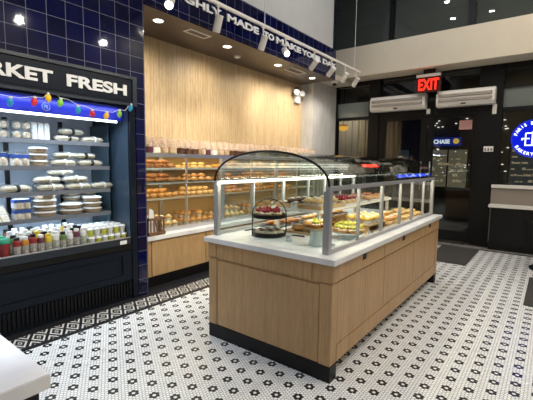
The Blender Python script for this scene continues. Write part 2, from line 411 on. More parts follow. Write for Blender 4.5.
# doors
for i, (x0, x1, hx) in enumerate(((-3.09, -2.17, -2.235), (-2.15, -1.24, -2.06))):
    b = nb(); s0, s1 = (.05, .12) if i == 0 else (.12, .05)
    bx(b, x0, x0+s0, FW, FW+.05, .02, 2.56); bx(b, x1-s1, x1, FW, FW+.05, .02, 2.56); bx(b, x0+s0, x1-s1, FW, FW+.05, 2.5, 2.56); bx(b, x0+s0, x1-s1, FW, FW+.05, .02, .22)
    d = struct('door_%d' % (i+1), b, 'frame')
    obj('glass_pane', BX(x0+s0, x1-s1, FW+.02, FW+.03, .22, 2.5), 'dglass', d)
    h = nb(); tube(h, [(hx, FW-.06, 1.02), (hx, FW-.06, 1.62)], .014); tube(h, [(hx, FW-.06, 1.1), (hx, FW+.01, 1.1)], .009); tube(h, [(hx, FW-.06, 1.54), (hx, FW+.01, 1.54)], .009)
    obj('door_handle', h, 'silver', d, smooth=True)
    if i == 1: obj('notice', BX(-1.56, -1.33, FW+.008, FW+.018, 2.26, 2.44), mat('pink_notice', (.42, .22, .20), .6), d, label='faded pink square notice stuck to the glass')
# baseboard inside the recess and along the entrance
struct('baseboard_front', BX(-.84, XR, FW-.02, FW, 0, .1), 'black')
# ledge and sill under the right window
b = BX(-.92, XR, 8.19, 8.31, 1.14, 1.2); struct('window_sill', b, 'whitemetal', bevel=.003)
struct('wall_front_lower', BX(-.92, XR, 8.22, 8.31, .1, 1.14), mat('taupe_panel', (.24, .21, .18), .6))

# ---- street outside
struct('ground_street', BX(-22, 16, 8.6, 30, -.12, -.02), mat('asphalt', (.05, .05, .055), .6, noise=.3, scale=3))
t = thing('shop_building', 'dark building across the street behind the entrance door, with lit shop windows', 'building', (-4, 20, 0))
obj('facade', BX(-14, 10, 20, 21, 0, 9), mat('dark_facade', (.16, .14, .11), .8, noise=.2, scale=2), t, True)
ww = emis('lit_shop_window', (1, .80, .52), .16); wc = emis('lit_window_cool', (.55, .70, .8), .05); wl_ = emis('lamp_glint_points', (1, .95, .85), 2.2); ws_ = emis('shelf_glint_glow', (1, .75, .45), .45)
rn = random.Random(3)
for x0, x1, z0, z1, mm in ((-12.6, -10.6, .6, 2.9, ww), (-10.2, -8.4, .6, 2.9, wc), (-7.4, -6.0, .6, 2.3, wc), (-5.0, -3.3, .5, 2.3, ww), (-3.1, -2.0, .5, 2.3, wc), (-1.6, .3, .6, 2.9, wc), (.7, 2.4, .6, 2.8, ww)):
    w = obj('shop_window', BX(x0, x1, 19.93, 20, z0, z1), mm, t, True)
    f = nb()
    for x in (x0-.05, (x0+x1)/2-.03, x1): bx(f, x, x+.06, 19.9, 19.96, z0, z1)
    obj('window_bars', f, 'black', w, True)
    f = nb(); z = z0+.25  # glowing bars added in place of shelves mirrored in the door glass
    while z < z1-.2:
        x = x0+.08
        while x < x1-.2:
            ww2 = rn.uniform(.08, .3)
            if rn.random() < .6: bx(f, x, x+ww2*.8, 19.86, 19.92, z, z+rn.uniform(.04, .14))
            x += ww2
        z += .27
    obj('shelf_glint_row', f, ws_, w, True)
for k in range(60):  # glowing specks added in place of ceiling lamps mirrored in the door glass
    x = -5.3+3.6*rn.random(); z = 3.1+1.6*rn.random() if k < 36 else .9+1.5*rn.random()
    o = obj('door_glint', ball(nb(), (0, 0, 0), .035, .6, 1.5, 1, 6, 4), wl_, t); o.location = Vector((x, 19.95, z))-t.location
for k in range(5):  # a few more added glint specks, farther left
    o = obj('door_glint', ball(nb(), (0, 0, 0), .05, .7, 1.5, 1, 6, 4), wl_, t); o.location = Vector((-8.0+.35*(k % 3), 19.95, 3.75+.28*(k//3)))-t.location
sg = thing('bank_sign', 'small lit blue bank sign with white capitals seen through the right door', 'sign', (-4.2, 19.7, 2.5))
obj('sign_box', BX(-4.85, -3.62, 19.7, 20.0, 2.50, 2.88), emis('blue_sign_glow', (.02, .04, .35), .7), sg, True)
letters(on_door_wall(text_bm('CHASE', .20, .03, .03, .72), -4.78, 2.59, 19.69), emis('white_sign_glow', (.9, .95, 1), 1.6), sg)
rl = obj('round_logo', lathe(nb(), [(.13, -.02), (.13, .02)], (0, 0, 0), 20), emis('amber_sign_glow', (1, .6, .1), 1.0), sg); rl.location = (.42, -.03, .2); rl.rotation_euler = (pi/2, 0, 0)
struct('ceiling_outside', BX(-6.5, 3, 8.6, 10.3, 3.75, 3.85), 'black')
pl = thing('pendant_lamp', 'amber bowl pendant lamp glowing outside the narrow left window', 'lamp', (-4.53, 9.25, 2.42))
obj('lamp_shade', lathe(nb(), [(.03, .0), (.11, .04), (.14, .10), (.13, .12)], (0, 0, 0), 20), emis('amber_glass_glow', (1, .48, .06), 1.5), pl, smooth=True)
obj('lamp_cap', lathe(nb(), [(.135, .12), (.08, .17), (.02, .19)], (0, 0, 0), 20), emis('amber_cap_glow', (.9, .35, .05), .5), pl, smooth=True)
obj('lamp_rod', tube(nb(), [(0, 0, .18), (0, 0, 1.35)], .008), 'black', pl)
cu = nb()
for k in range(26):
    x = -5.9+k*.1; tube(cu, [(x, 10.1+.03*(k % 2), -.02), (x, 10.1+.03*(k % 2), 3.0)], .06, 8)
cur = obj('drawn_curtain', cu, mat('beige_curtain', (.45, .36, .25), .8), None); tag(cur, 'pale beige drawn curtain outside behind the narrow left window', 'curtain')
light('curtain_glow', 'AREA', (-4.8, 9.5, 2.9), 10, WARM, (0, .5, -1), None, size=.6)

# ---- entrance fittings
def air_curtain(x0, x1, label):
    t = thing('air_curtain', label, 'air curtain', ((x0+x1)/2, 8.1, 2.70))
    w = x1-x0
    b = nb(); prism(b, [(8.1, 2.70), (8.29, 2.70), (8.29, 3.01), (8.12, 3.01), (8.06, 2.94), (8.06, 2.76)], w, 'x', x0); obj('housing', b, 'whitemetal', t, True, bevel=.004)
    for z in (2.785, 2.875):
        f = nb(); bx(f, x0+.05, x1-.05, 8.045, 8.06, z, z+.055); g = obj('intake_grille', f, 'grille', t, True)
        s = nb()
        for k in range(3): bx(s, x0+.06, x1-.06, 8.038, 8.046, z+.008+k*.016, z+.013+k*.016)
        obj('louvre_bars', s, 'whitemetal', g, True)
    obj('control_badge', BX((x0+x1)/2-.05, (x0+x1)/2+.03, 8.05, 8.062, 2.725, 2.75), 'black', t, True)
air_curtain(-3.33, -2.175, 'long white air curtain over the doors, nearer the ribbed oak wall')
air_curtain(-1.96, -.95, 'long white air curtain over the doors, right of the red exit sign')
ex = thing('exit_sign', 'glowing red EXIT sign hanging under the cream bulkhead', 'exit sign', (-2.09, 8.0, 3.0))
obj('sign_housing', BX(-2.32, -1.86, 7.96, 8.02, 2.99, 3.29), mat('smoked_red_panel', (.06, .012, .01), .25), ex, True, bevel=.004)
obj('top_cover', BX(-2.33, -1.88, 7.95, 8.03, 3.29, 3.345), 'whitemetal', ex, True)
obj('ceiling_stem', BX(-2.2, -1.98, 7.97, 8.01, 3.345, 3.44), 'black', ex, True)
letters(on_door_wall(text_bm('EXIT', .22, .012, .025, .38), -2.28, 3.03, 7.955), emis('red_exit_glow', (1, .03, .015), 2.6), ex)
light('exit_glow', 'AREA', (-2.19, 7.9, 3.2), 1.6, (1, .05, .03), (0, -1, -.1), ex, size=.3)
ns = thing('neon_sign', 'round glowing blue bakery sign hanging in the window at the right edge', 'sign', (-.335, 8.22, 2.045))
def disc(b, r, y0, y1, seg=48): return prism(b, [(r*cos(2*pi*i/seg), r*sin(2*pi*i/seg)) for i in range(seg)], y1-y0, 'y', y0)
obj('sign_disc', disc(nb(), .335, -.02, .02), emis('blue_disc_glow', (.008, .018, .80), 1.0), ns)
wh = emis('white_neon_glow', (.85, .92, 1), 2.2)
rg = nb()
tube(rg, [(.32*cos(2*pi*i/48), -.03, .32*sin(2*pi*i/48)) for i in range(49)], .005, 6); obj('rim_tube', rg, mat('blue_rim', (.05, .1, .6), .3), ns)
lt = nb()
def arc_text(bm, s, r, a0, a1, h, flip=False):
    n = len(s)
    for i, ch in enumerate(s):
        if ch == ' ': continue
        a = a0+(a1-a0)*i/(n-1); tb = text_bm(ch, h, .01, .03); xs = [v.co.x for v in tb.verts]; cx = (min(xs)+max(xs))/2
        ra = a-pi/2 if not flip else a+pi/2
        rad = r if not flip else r+h
        for v in tb.verts:
            x, z = v.co.x-cx, v.co.y; v.co = Vector((rad*cos(a)+x*cos(ra)-z*sin(ra), -.03-v.co.z, rad*sin(a)+x*sin(ra)+z*cos(ra)))
        obj('letter', tb, wh, ns)
arc_text(lt, 'PARIS BAGUETTE', .245, radians(163), radians(17), .055)
arc_text(lt, 'BAKERY CAFE', .245, radians(212), radians(328), .055, True)
lg = nb()
for x0, x1, z0, z1 in ((-.12, -.10, -.12, .10), (-.16, -.05, -.01, .01), (-.10, -.02, .085, .105), (-.02, 0, -.12, .12), (0, .10, .10, .12), (.10, .12, .02, .12), (0, .12, 0, .02), (.12, .14, -.12, .02), (-.12, .14, -.13, -.11), (-.17, -.15, -.03, .01)): bx(lg, x0, x1, -.04, -.03, z0, z1)
obj('logo', lg, wh, ns)
obj('hanger_wire', tube(nb(), [(0, 0, .33), (0, 0, 1.3)], .004), 'silver', ns)
light('neon_glow', 'AREA', (-.31, 8.1, 2.05), 2.5, (.05, .12, 1), (0, -1, 0), ns, size=.5)
sp = thing('switch_plate', 'white wall plate with square printed label on the black post right of the doors', 'wall plate', (-1.02, 8.26, 1.87))
obj('plate', BX(-1.10, -.94, 8.255, 8.27, 1.82, 1.92), 'paper', sp, True, bevel=.002)
q = nb()
for k in range(3): bx(q, -1.085+k*.05, -1.055+k*.05, 8.252, 8.256, 1.835, 1.885)
obj('printed_squares', q, 'grille', sp, True)
tag(obj('alarm_box', BX(-1.0, -.93, 8.235, 8.27, 2.52, 2.70), 'whitemetal', bevel=.004), 'small upright white box on the black post beside the air curtain end', 'sensor')
tag(obj('door_sensor', BX(-2.18, -2.11, 8.245, 8.29, 2.60, 2.70), 'whitemetal', bevel=.006), 'small white door sensor above where the two doors meet', 'sensor')
# bench ledge with black cabinet
lc = thing('wall_cabinet', 'low black cabinet with pale top under the window right of the doors', 'cabinet', (.5, 8.1, 0))
obj('carcass', BX(-.88, XR-.02, 7.99, 8.215, 0, .79), 'black', lc, True)
for x0, x1 in ((-.86, -.32), (-.30, .30), (.32, .92)):
    d = obj('door', BX(x0, x1, 7.975, 7.99, .1, .77), 'black', lc, True, bevel=.004); obj('handle', BX(x1-.05, x1-.035, 7.955, 7.975, .46, .62), 'black', d, True)
obj('ledge_top', BX(-.92, XR-.02, 7.95, 8.215, .79, .84), 'whitemetal', lc, True, bevel=.003)
tag(obj('entrance_mat', BX(-1.62, -.99, 6.4, 7.72, .0, .012), 'mat', bevel=.004), 'dark grey entrance mat in front of the glass doors', 'mat')
tag(obj('runner_mat', BX(-.17, .9, 4.98, 6.3, .0, .012), 'mat', bevel=.004), 'dark mat on the mosaic floor cut by the right photo edge', 'mat')
st = thing('pedestal_table', 'black pedestal table base at the right edge behind the dark mat', 'table', (.12, 6.95, 0))
obj('base_disc', lathe(nb(), [(.33, 0), (.33, .02), (.06, .05), (.04, .06)], (0, 0, 0), 28), 'black', st, smooth=False)
obj('column', tube(nb(), [(0, 0, .05), (0, 0, .68)], .035), 'black', st, smooth=True)
obj('table_top', lathe(nb(), [(.30, .68), (.33, .69), (.33, .71), (.30, .72)], (0, 0, 0), 28), 'black', st)

# ---- soffit fittings
def downlight(x, y, label, z=3.26, e=9, grp=None, r=.055, lens='lensw'):
    t = thing('recessed_downlight', label, 'ceiling light', (x, y, z), 0, grp)
    obj('trim_ring', lathe(nb(), [(r+.02, -.004), (r+.02, 0), (r, 0), (r-.002, -.006)], (0, 0, 0), 24), 'whitemetal', t)
    obj('lens', lathe(nb(), [(r, -.006), (r, -.001)], (0, 0, 0), 20), lens, t)
    return t
SD = [(-3.955, 2.954, 'nearest the tiled jamb'), (-3.97, 4.185, 'second from the tiled jamb'), (-3.967, 5.466, 'third from the tiled jamb'), (-3.985, 6.665, 'farthest from the tiled jamb, beside the emergency light')]
for x, y, s in SD:
    t = downlight(x, y, 'round recessed downlight in the brown soffit, '+s)
    light('downlight_beam', 'SPOT', (x, y, 3.24), 78, (1, .92, .80), (-.22, 0, -1), t, spot_size=radians(150), spot_blend=1, shadow_soft_size=.05)
def vent(x0, x1, y0, y1, label):
    t = thing('ceiling_vent', label, 'vent', ((x0+x1)/2, (y0+y1)/2, 3.26)); w = .022
    b = nb(); bx(b, x0, x1, y0, y0+w, 3.25, 3.26); bx(b, x0, x1, y1-w, y1, 3.25, 3.26); bx(b, x0, x0+w, y0+w, y1-w, 3.25, 3.26); bx(b, x1-w, x1, y0+w, y1-w, 3.25, 3.26)
    obj('frame', b, 'whitemetal', t, True)
    s = nb()
    for k in range(5):
        xx = x0+w+(x1-x0-2*w)*(k+.3)/5; bx(s, xx, xx+.008, y0+w, y1-w, 3.252, 3.26)
    obj('slats', s, 'grille', t, True)
vent(-3.985, -3.835, 3.36, 3.73, 'slotted white ceiling vent in the brown soffit nearer the fridge')
vent(-4.04, -3.85, 5.72, 6.22, 'slotted white ceiling vent in the brown soffit toward the entrance')
tag(obj('smoke_detector', lathe(nb(), [(.02, -.03), (.05, -.025), (.055, 0)], (-4.18, 4.64, 3.26), 20), 'whitemetal'), 'small flat white disc detector in the brown soffit', 'smoke detector')
el = thing('emergency_light', 'white emergency light with two round lamp heads at the far end of the oak wall', 'emergency light', (-4.5, 6.92, 2.84))
obj('battery_box', BX(-4.55, -4.47, 6.84, 7.02, 2.84, 3.03), 'whitemetal', el, True, bevel=.008)
obj('top_sensor', lathe(nb(), [(.06, 0), (.05, .03), (.02, .04)], (0, 0, 0), 18), 'grille', el).location = (.02, -.03, .3)
for y in (-.11, .1):
    h = obj('lamp_head', lathe(nb(), [(.04, -.05), (.07, -.01), (.072, .01), (.066, .014)], (0, 0, 0), 20), 'silver', el); h.location = (.06, y, .21); h.rotation_euler = (0, radians(80), radians(-35))
    g = obj('lamp_glass', lathe(nb(), [(.058, .014), (.055, .02)], (0, 0, 0), 20), 'paper', h)
cm = thing('dome_camera', 'small white dome camera on the ceiling above the narrow window', 'camera', (-3.93, 7.52, 3.34))
obj('mount', lathe(nb(), [(.07, 0), (.075, -.02), (.06, -.05)], (0, 0, 0), 20), 'whitemetal', cm, smooth=True)
ball(bb := nb(), (0, 0, -.055), .045); obj('dome', bb, 'black', cm, smooth=True)

# ---- track with spotlights
TX, TZ = -3.36, 3.44
tr = thing('lighting_track', 'long white ceiling track running in front of the navy tile lettering', 'lighting track', (TX, 5, TZ))
obj('rail', BX(TX-.018, TX+.018, 1.2, 7.5, TZ, TZ+.035), 'whitemetal', tr, True)
obj('end_cap', BX(TX-.022, TX+.022, 7.5, 7.53, TZ-.005, TZ+.04), 'whitemetal', tr, True)
for y in (1.6, 4.30, 7.27): obj('suspension_rod', tube(nb(), [(TX, y, TZ+.035), (TX, y, ZC)], .005), 'whitemetal', tr, True)
def aim(v): return Vector(v).normalized().to_track_quat('Z', 'Y').to_euler()
def spot(x, y, z, d, label, e, lens='lens', grp=None):
    t = thing('track_spotlight', label, 'spotlight', (x, y, z-.005), 0, grp)
    obj('bracket', bx(BX(-.012, .012, -.03, .03, -.012, .005), -.008, .008, -.008, .008, -.17, -.012), 'whitemetal', t)
    h = obj('housing', lathe(nb(), [(.036, -.09), (.047, -.085), (.047, .105), (.043, .11), (.041, .09)], (0, 0, 0), 24), 'whitemetal', t, smooth=False)
    h.location = (0, 0, -.20); h.rotation_euler = aim(d)
    obj('lens', lathe(nb(), [(.041, .086), (.040, .094)], (0, 0, 0), 20), lens, h)
    dv = Vector(d).normalized()
    light('spot_beam', 'SPOT', (x+dv.x*.12, y+dv.y*.12, z-.205+dv.z*.12), e, WARM, d, t, spot_size=radians(75), spot_blend=.6, shadow_soft_size=.04)
TS = [(2.66, (.55, -.55, -.6), 'first in view above the letters GHLY, lens glaring', 60),
      (3.38, (-.45, .1, -1), 'over the gap before MADE', 90), (4.27, (-.5, .1, -1), 'over the word TO', 90),
      (4.82, (.9, -.75, -.75), 'over the word MAKE, lens glaring at the camera', 60), (5.68, (-.8, .25, -.6), 'over the word YOUR', 90),
      (6.30, (-.8, .25, -.6), 'over the word DAY', 40), (6.85, (-.7, .25, -.7), 'first past the lettering against the cream bulkhead', 22), (7.36, (-.7, .2, -.8), 'at the very end of the track', 20)]
for y, d, s, e in TS: spot(TX, y, TZ, d, 'white cylinder track spotlight '+s, e)
# second track, over the pastry island (above the photo's frame; it shows as glints on the tiles)
t2 = thing('lighting_track', 'white ceiling track over the aisle near the pastry island', 'lighting track', (-1.78, 2, 3.6))
obj('rail', BX(-1.798, -1.762, -1, 3.8, 3.6, 3.635), 'whitemetal', t2, True)
for y in (-.5, 3.4): obj('suspension_rod', tube(nb(), [(-1.78, y, 3.635), (-1.78, y, ZC)], .005), 'whitemetal', t2, True)
for y, d, s in ((2.03, (-.8, -.2, -.7), 'first'), (3.14, (-.8, -.2, -.7), 'last'), (.9, (-.6, .2, -1), 'middle')):
    spot(-1.78, y, 3.6, d, 'white cylinder spotlight on the aisle track, %s of three' % s, 60)
# high ceiling lamps: first three read off window glints, the rest added as unseen fill
for i, (x, y) in enumerate(CEIL_LAMPS):
    t = downlight(x, y, 'round ceiling downlight out of view above the bakery, most of them added fill', ZC, 0, 'high ceiling downlights', .06, 'lens')
    light('ceiling_beam', 'AREA', (x, y, ZC-.03), E_CEIL*(3.3 if x > -.5 and y > 2 else 1.1), (1, .90, .76) if x > -.5 and y > 2 else (.87, .92, 1), (0, 0, -1), t, shape='DISK', size=.12)

# ---- lettering on the tile fascia
wl = thing('wall_lettering', 'pale raised letters reading THOROUGHLY MADE TO MAKE YOUR DAY on the navy tile fascia', 'lettering', (XL, 4.5, 3.375))
for wd, y0, y1 in (('THOROUGHLY', 2.05, 3.76), ('MADE', 3.873, 4.556), ('TO', 4.684, 4.943), ('MAKE', 5.008, 5.744), ('YOUR', 5.777, 6.457), ('DAY', 6.535, 7.06)):
    letters(on_left_wall(text_bm(wd, .095, .02, .03, y1-y0), y0, 3.470, XL+.012), 'letter', wl)

# ================================================================== REFRIGERATED CASE
CY0, CY1 = -1.40, 2.43
fr = thing('open_refrigerator', 'tall dark open-front refrigerated case with lit shelves against the navy tiles', 'refrigerator', (-4.1, .5, 0))
FB = -4.52
obj('back_panel', BX(FB, FB+.04, CY0, CY1, .6, 2.12), 'innerback', fr, True)
b = nb(); bx(b, FB, XL, CY1-.065, CY1, 0, 2.44); obj('side_panel', b, 'navy', fr, True)
obj('side_panel', BX(FB, XL, CY0, CY0+.06, 0, 2.44), 'navy', fr, True)
obj('top_box', BX(FB, XL-.0, CY0+.06, CY1-.065, 2.12, 2.44), 'navy', fr, True)
obj('inner_liner', BX(-4.42, XL-.03, CY1-.075, CY1-.066, .68, 2.11), mat('liner_side', (.030, .050, .075), .25), fr, True)
sb = obj('sign_board', bx(BX(XL-.0, XL+.03, CY0, CY1, 2.14, 2.45), XL+.03, XL+.034, CY0+.05, CY1-.08, 2.19, 2.40), 'navy', fr, True)
fb = nb(); bx(fb, XL+.03, XL+.045, CY0, CY1, 2.42, 2.45); bx(fb, XL+.03, XL+.045, CY0, CY1, 2.14, 2.165); bx(fb, XL+.03, XL+.045, CY1-.05, CY1, 2.165, 2.42)
obj('sign_frame', fb, 'sign_frame', fr, True)
letters(on_left_wall(text_bm('FRESH', .112, .02, .035, .615), 1.695, 2.238, XL+.034), 'letter', sb); letters(on_left_wall(text_bm('MARKET', .112, .02, .035, .80), .775, 2.238, XL+.034), 'letter', sb)
obj('blue_valance', BX(-3.83, -3.80, CY0+.06, CY1-.08, 1.985, 2.12), 'blue', fr, True)
obj('led_strip', BX(-3.82, -3.80, CY0+.06, CY1-.15, 1.962, 1.982), 'led', fr, True)
va = obj('valance_emblem', nb(), 'blue', fr) if 0 else None
em = nb(); tube(em, [(-3.796, 1.565+.035*cos(2*pi*i/24), 2.045+.035*sin(2*pi*i/24)) for i in range(25)], .003, 6)
em2 = text_bm('PB', .032, .003, .02, .035); on_left_wall(em2, 1.548, 2.03, -3.797)
me = bpy.data.meshes.new('x'); em2.to_mesh(me); em.from_mesh(me); em2.free()
obj('round_emblem', em, mat('pale_blue_print', (.25, .35, .75), .5), fr, True)
for z in (1.742, 1.488, 1.24, .985):
    k = obj('shelf', BX(-4.46, -3.95, CY0+.06, CY1-.17, z-.02, z), 'steel', fr, True)
    obj('price_rail', BX(-3.95, -3.935, CY0+.06, CY1-.17, z-.034, z+.006), 'rail', k, True)
    obj('shelf_led', BX(-3.975, -3.955, CY0+.08, CY1-.18, z-.026, z-.0205), 'led', k, True)
obj('mirror_panel', BX(-4.44, -4.05, CY1-.12, CY1-.11, .70, 1.95), mat('grey_acrylic', (.05, .09, .12), .08), fr, True)
for y in (1.42, 1.96): obj('shelf_upright', BX(-4.48, -4.455, y, y+.04, .68, 1.98), 'black', fr, True)
obj('deck', BX(-4.48, -3.74, CY0+.06, CY1-.075, .60, .655), 'steel', fr, True)
dr = obj('deck_rail', BX(-3.74, -3.70, CY0+.06, CY1-.075, .62, .700), 'sign_frame', fr, True, bevel=.004); obj('rail_lip', BX(-3.738, -3.704, CY0+.06, CY1-.075, .700, .708), 'steel', fr, True)
obj('price_tag', BX(-3.70, -3.697, 2.22, 2.30, .64, .68), 'paper', fr, True)
obj('front_bumper', BX(-3.74, XL, CY0, CY1-.065, .57, .63), 'frame', fr, True, bevel=.006)
obj('base_panel', BX(-4.45, -3.715, CY0, CY1-.065, 0, .57), 'navy', fr, True)
pf = nb(); bx(pf, -3.715, -3.70, CY0, CY1-.065, .50, .565); bx(pf, -3.715, -3.70, CY1-.18, CY1-.065, .29, .50); bx(pf, -3.715, -3.70, CY0, CY1-.065, .225, .29); obj('kick_frame', pf, 'navy', fr, True, bevel=.003)
vg = nb(); n = 0
y = CY0+.05
while y < CY1-.09:
    bx(vg, -3.715, -3.698, y, y+.018, .045, .21); y += .036
obj('vent_grille', vg, 'frame', fr, True)
light('case_led', 'AREA', (-3.86, .9, 1.95), 24, (.72, .85, 1), (-.35, 0, -1), fr, shape='RECTANGLE', size=.06, size_y=2.6)
light('valance_wash', 'AREA', (-3.745, 1.1, 2.10), 2.4, (.8, .88, 1), (-1, 0, -.6), fr, shape='RECTANGLE', size=.02, size_y=2.4).rotation_euler = (0, radians(35), 0)
for o in [o for o in fr.children if o.name.startswith('case_led')]: o.rotation_euler = (0, radians(-20), 0)
for z in (1.7, 1.45, 1.2, .945):
    light('shelf_glow', 'AREA', (-3.99, .9, z), 5.5, (.66, .82, 1), (-.4, 0, -1), fr, shape='RECTANGLE', size=.04, size_y=2.6).rotation_euler = (0, radians(25), 0)

# string of paper bulbs
PB = [((-3.655, 1.227, 2.032), (.02, .25, .50), 'blue'), ((-3.655, 1.412, 2.057), (.6, .02, .03), 'red'), ((-3.655, 1.529, 2.108), (.85, .5, .02), 'yellow'), ((-3.655, 1.631, 2.077), (.22, .55, .05), 'lime green'),
      ((-3.655, 1.794, 2.033), (.02, .30, .42), 'teal'), ((-3.655, 1.931, 2.01), (.5, .02, .04), 'dark red'), ((-3.655, 2.077, 2.006), (.75, .42, .03), 'amber'), ((-3.655, 2.222, 2.042), (.20, .42, .05), 'olive green'), ((-3.655, 2.353, 2.12), (.02, .22, .40), 'slate blue')]
gs = thing('bulb_garland', 'string of coloured paper bulbs hanging across the top of the refrigerated case', 'garland', (-3.655, 1.8, 2.1))
pts = [(-3.655, 1.05, 2.09)]
for (x, y, z), c, s in PB: pts += [(x, y, z+.045), (x, y+.07, z+.042)] if s != 'slate blue' else [(x, y, z+.045)]
obj('cord', tube(nb(), pts, .0025, 5), 'paper', gs, True)
for (x, y, z), c, s in PB:
    o = obj('bulb', lathe(nb(), [(.004, -.04), (.016, -.03), (.026, -.005), (.024, .015), (.013, .030)], (0, 0, 0), 14), mat('bulb_'+s.replace(' ', '_'), c, .5, em=c, es=.25), gs, smooth=True, label=s+' bulb')
    o.location = Vector((x, y, z))-gs.location; o.rotation_euler = (radians(random.uniform(-14, 14)), 0, 0)
    obj('bulb_cap', lathe(nb(), [(.014, .028), (.015, .045), (.008, .048)], (0, 0, 0), 12), 'paper', o)

# ---- food prototypes for the refrigerator (length along +Y local unless said)
def rounded(b, L, Wd, H, seg=14, n=8, pinch=.72, lump=0):
    rings = []
    for i in range(n+1):
        t = -1+2*i/n; s = (1-abs(t)**4*(1-pinch)); 
        if i in (0, n): s *= .55
        q = lump; rings.append([b.verts.new((cos(2*pi*k/seg)*Wd/2*s*(1+q*random.uniform(-1, .3)), t*L/2, H/2+sin(2*pi*k/seg)*H/2*s*(1+q*random.uniform(-1, .2)))) for k in range(seg)])
    for a, c in zip(rings, rings[1:]):
        for k in range(seg): b.faces.new((a[k], a[(k+1) % seg], c[(k+1) % seg], c[k]))
    b.faces.new(rings[0][::-1]); b.faces.new(rings[-1]); return b
def wrapped_roll(mwrap='bread', mlab='navy'):
    t = thing('wrapped_baguette_sandwich', None, 'sandwich'); obj('bread_roll', rounded(nb(), .27, .085, .055, 12, 9, .8, .22), mwrap, t, smooth=True)
    obj('filling', rounded(nb(), .255, .092, .018), 'filling', t, smooth=True).location = (0, 0, .016)
    w = rounded(nb(), .29, .098, .064, 12, 12, .85, .12); obj('film_wrap', w, 'clearplastic', t, smooth=True).location = (0, 0, -.002)
    obj('label_band', rounded(nb(), .03, .100, .066, pinch=1), mlab, t).location = (0, .01, -.003)
    return t
ROLL = wrapped_roll(); ROLL2 = wrapped_roll('bread', 'jwhite')
def round_tub():
    t = thing('round_salad_tub', None, 'food container')
    obj('tub', lathe(nb(), [(.055, 0), (.075, .01), (.083, .042)], (0, 0, 0), 24), 'salad', t)
    obj('lid', lathe(nb(), [(.088, .040), (.089, .046), (.080, .052), (.072, .058), (.02, .060)], (0, 0, 0), 24), 'jwhite', t)
    return t
TUB = round_tub()
def wedge_box():
    t = thing('boxed_sandwich_wedge', None, 'sandwich'); w = .13
    obj('bread', prism(nb(), [(0, 0), (.13, 0), (0, .11)], .045, 'y', -.045), 'bread', t); obj('bread', prism(nb(), [(0, 0), (.13, 0), (0, .11)], .045, 'y', .012), 'bread', t)
    obj('filling', prism(nb(), [(0, 0), (.127, 0), (0, .107)], .02, 'y', -.006), 'filling', t)
    obj('clear_box', prism(nb(), [(-.006, -.004), (.143, -.004), (-.006, .124)], .116, 'y', -.053), 'clearplastic', t)
    return t
WEDGE = wedge_box()
def wrap_pair():
    t = thing('wrap_sandwich_pack', None, 'sandwich')
    for y in (-.04, .04):
        w = obj('wrap_half', rounded(nb(), .10, .062, .06), 'bread', t, smooth=True); w.rotation_euler = (0, 0, pi/2); w.location = (.0, y, .005)
        for e in (-1, 1): cf = obj('cut_face', lathe(nb(), [(.025, 0), (.022, .004)], (0, 0, 0), 14), 'salad', w); cf.rotation_euler = (e*pi/2, 0, 0); cf.location = (0, -e*.05, .03)
    obj('clear_tray', BX(-.06, .06, -.085, .085, 0, .075), 'clearplastic', t, bevel=.01)
    return t
WRAP = wrap_pair()
def blue_pack():
    t = thing('blue_white_sandwich_pack', None, 'sandwich')
    obj('carton', prism(nb(), [(-.05, 0), (.05, 0), (.03, .085), (-.05, .085)], .15, 'y', -.075), 'jwhite', t, bevel=.006)
    obj('blue_band', bx(nb(), -.045, .046, -.077, .077, .055, .082), 'jblue', t)
    for y in (-.035, .035): o = obj('egg_window', ball(nb(), (.052, y, .03), .026, 1, .3), 'bread', t, smooth=True)
    return t
BPK = blue_pack()
def bottle(col, cap):
    t = thing('juice_bottle', None, 'bottle')
    obj('body', lathe(nb(), [(.026, 0), (.030, .004), (.030, .108), (.025, .120), (.021, .124)], (0, 0, 0), 14), col, t, smooth=True)
    obj('cap', lathe(nb(), [(.0225, .122), (.0225, .138), (.020, .140)], (0, 0, 0), 14), cap, t)
    obj('label_sleeve', lathe(nb(), [(.0306, .035), (.0306, .085)], (0, 0, 0), 14, False), 'jlabel' if col != 'jwhite' else 'jstripe', t)
    return t
M['jlabel'] = mat('package_label', (.50, .50, .46), .4, c2=(.16, .15, .14), scale=55)
M['jstripe'] = mat('package_stripe', (.50, .48, .44), .4, c2=(.10, .16, .10), scale=45)
BOT = {c: bottle(c, k) for c, k in (('jred', 'black'), ('jorange', 'jwhite'), ('jyellow', 'jyellow'), ('jwhite', 'jwhite'), ('jpurple', 'jwhite'), ('jgreen', 'black'))}
def cup(col, lid):
    t = thing('parfait_cup', None, 'cup'); obj('cup_body', lathe(nb(), [(.026, 0), (.038, .085)], (0, 0, 0), 16), col, t); obj('lid', lathe(nb(), [(.041, .083), (.041, .09), (.032, .104), (.01, .108)], (0, 0, 0), 16), lid, t); return t
CUPG = cup('jred', 'green'); CUPG['label'] = None; CUPW = cup('jwhite', 'jwhite'); CUPY = cup('fruit', 'jwhite')
CUPG2 = cup('jwhite', 'green')
def sleeve():
    t = thing('ribbed_sleeve', None, 'package'); obj('sleeve', BX(-.06, .06, -.024, .024, 0, .17), 'jwhite', t, bevel=.006)
    b = nb()
    for k in range(4): bx(b, .0601, .063, -.019+k*.011, -.014+k*.011, .01, .16)
    obj('ribs', b, 'clearplastic', t); return t
SLEEVE = sleeve()
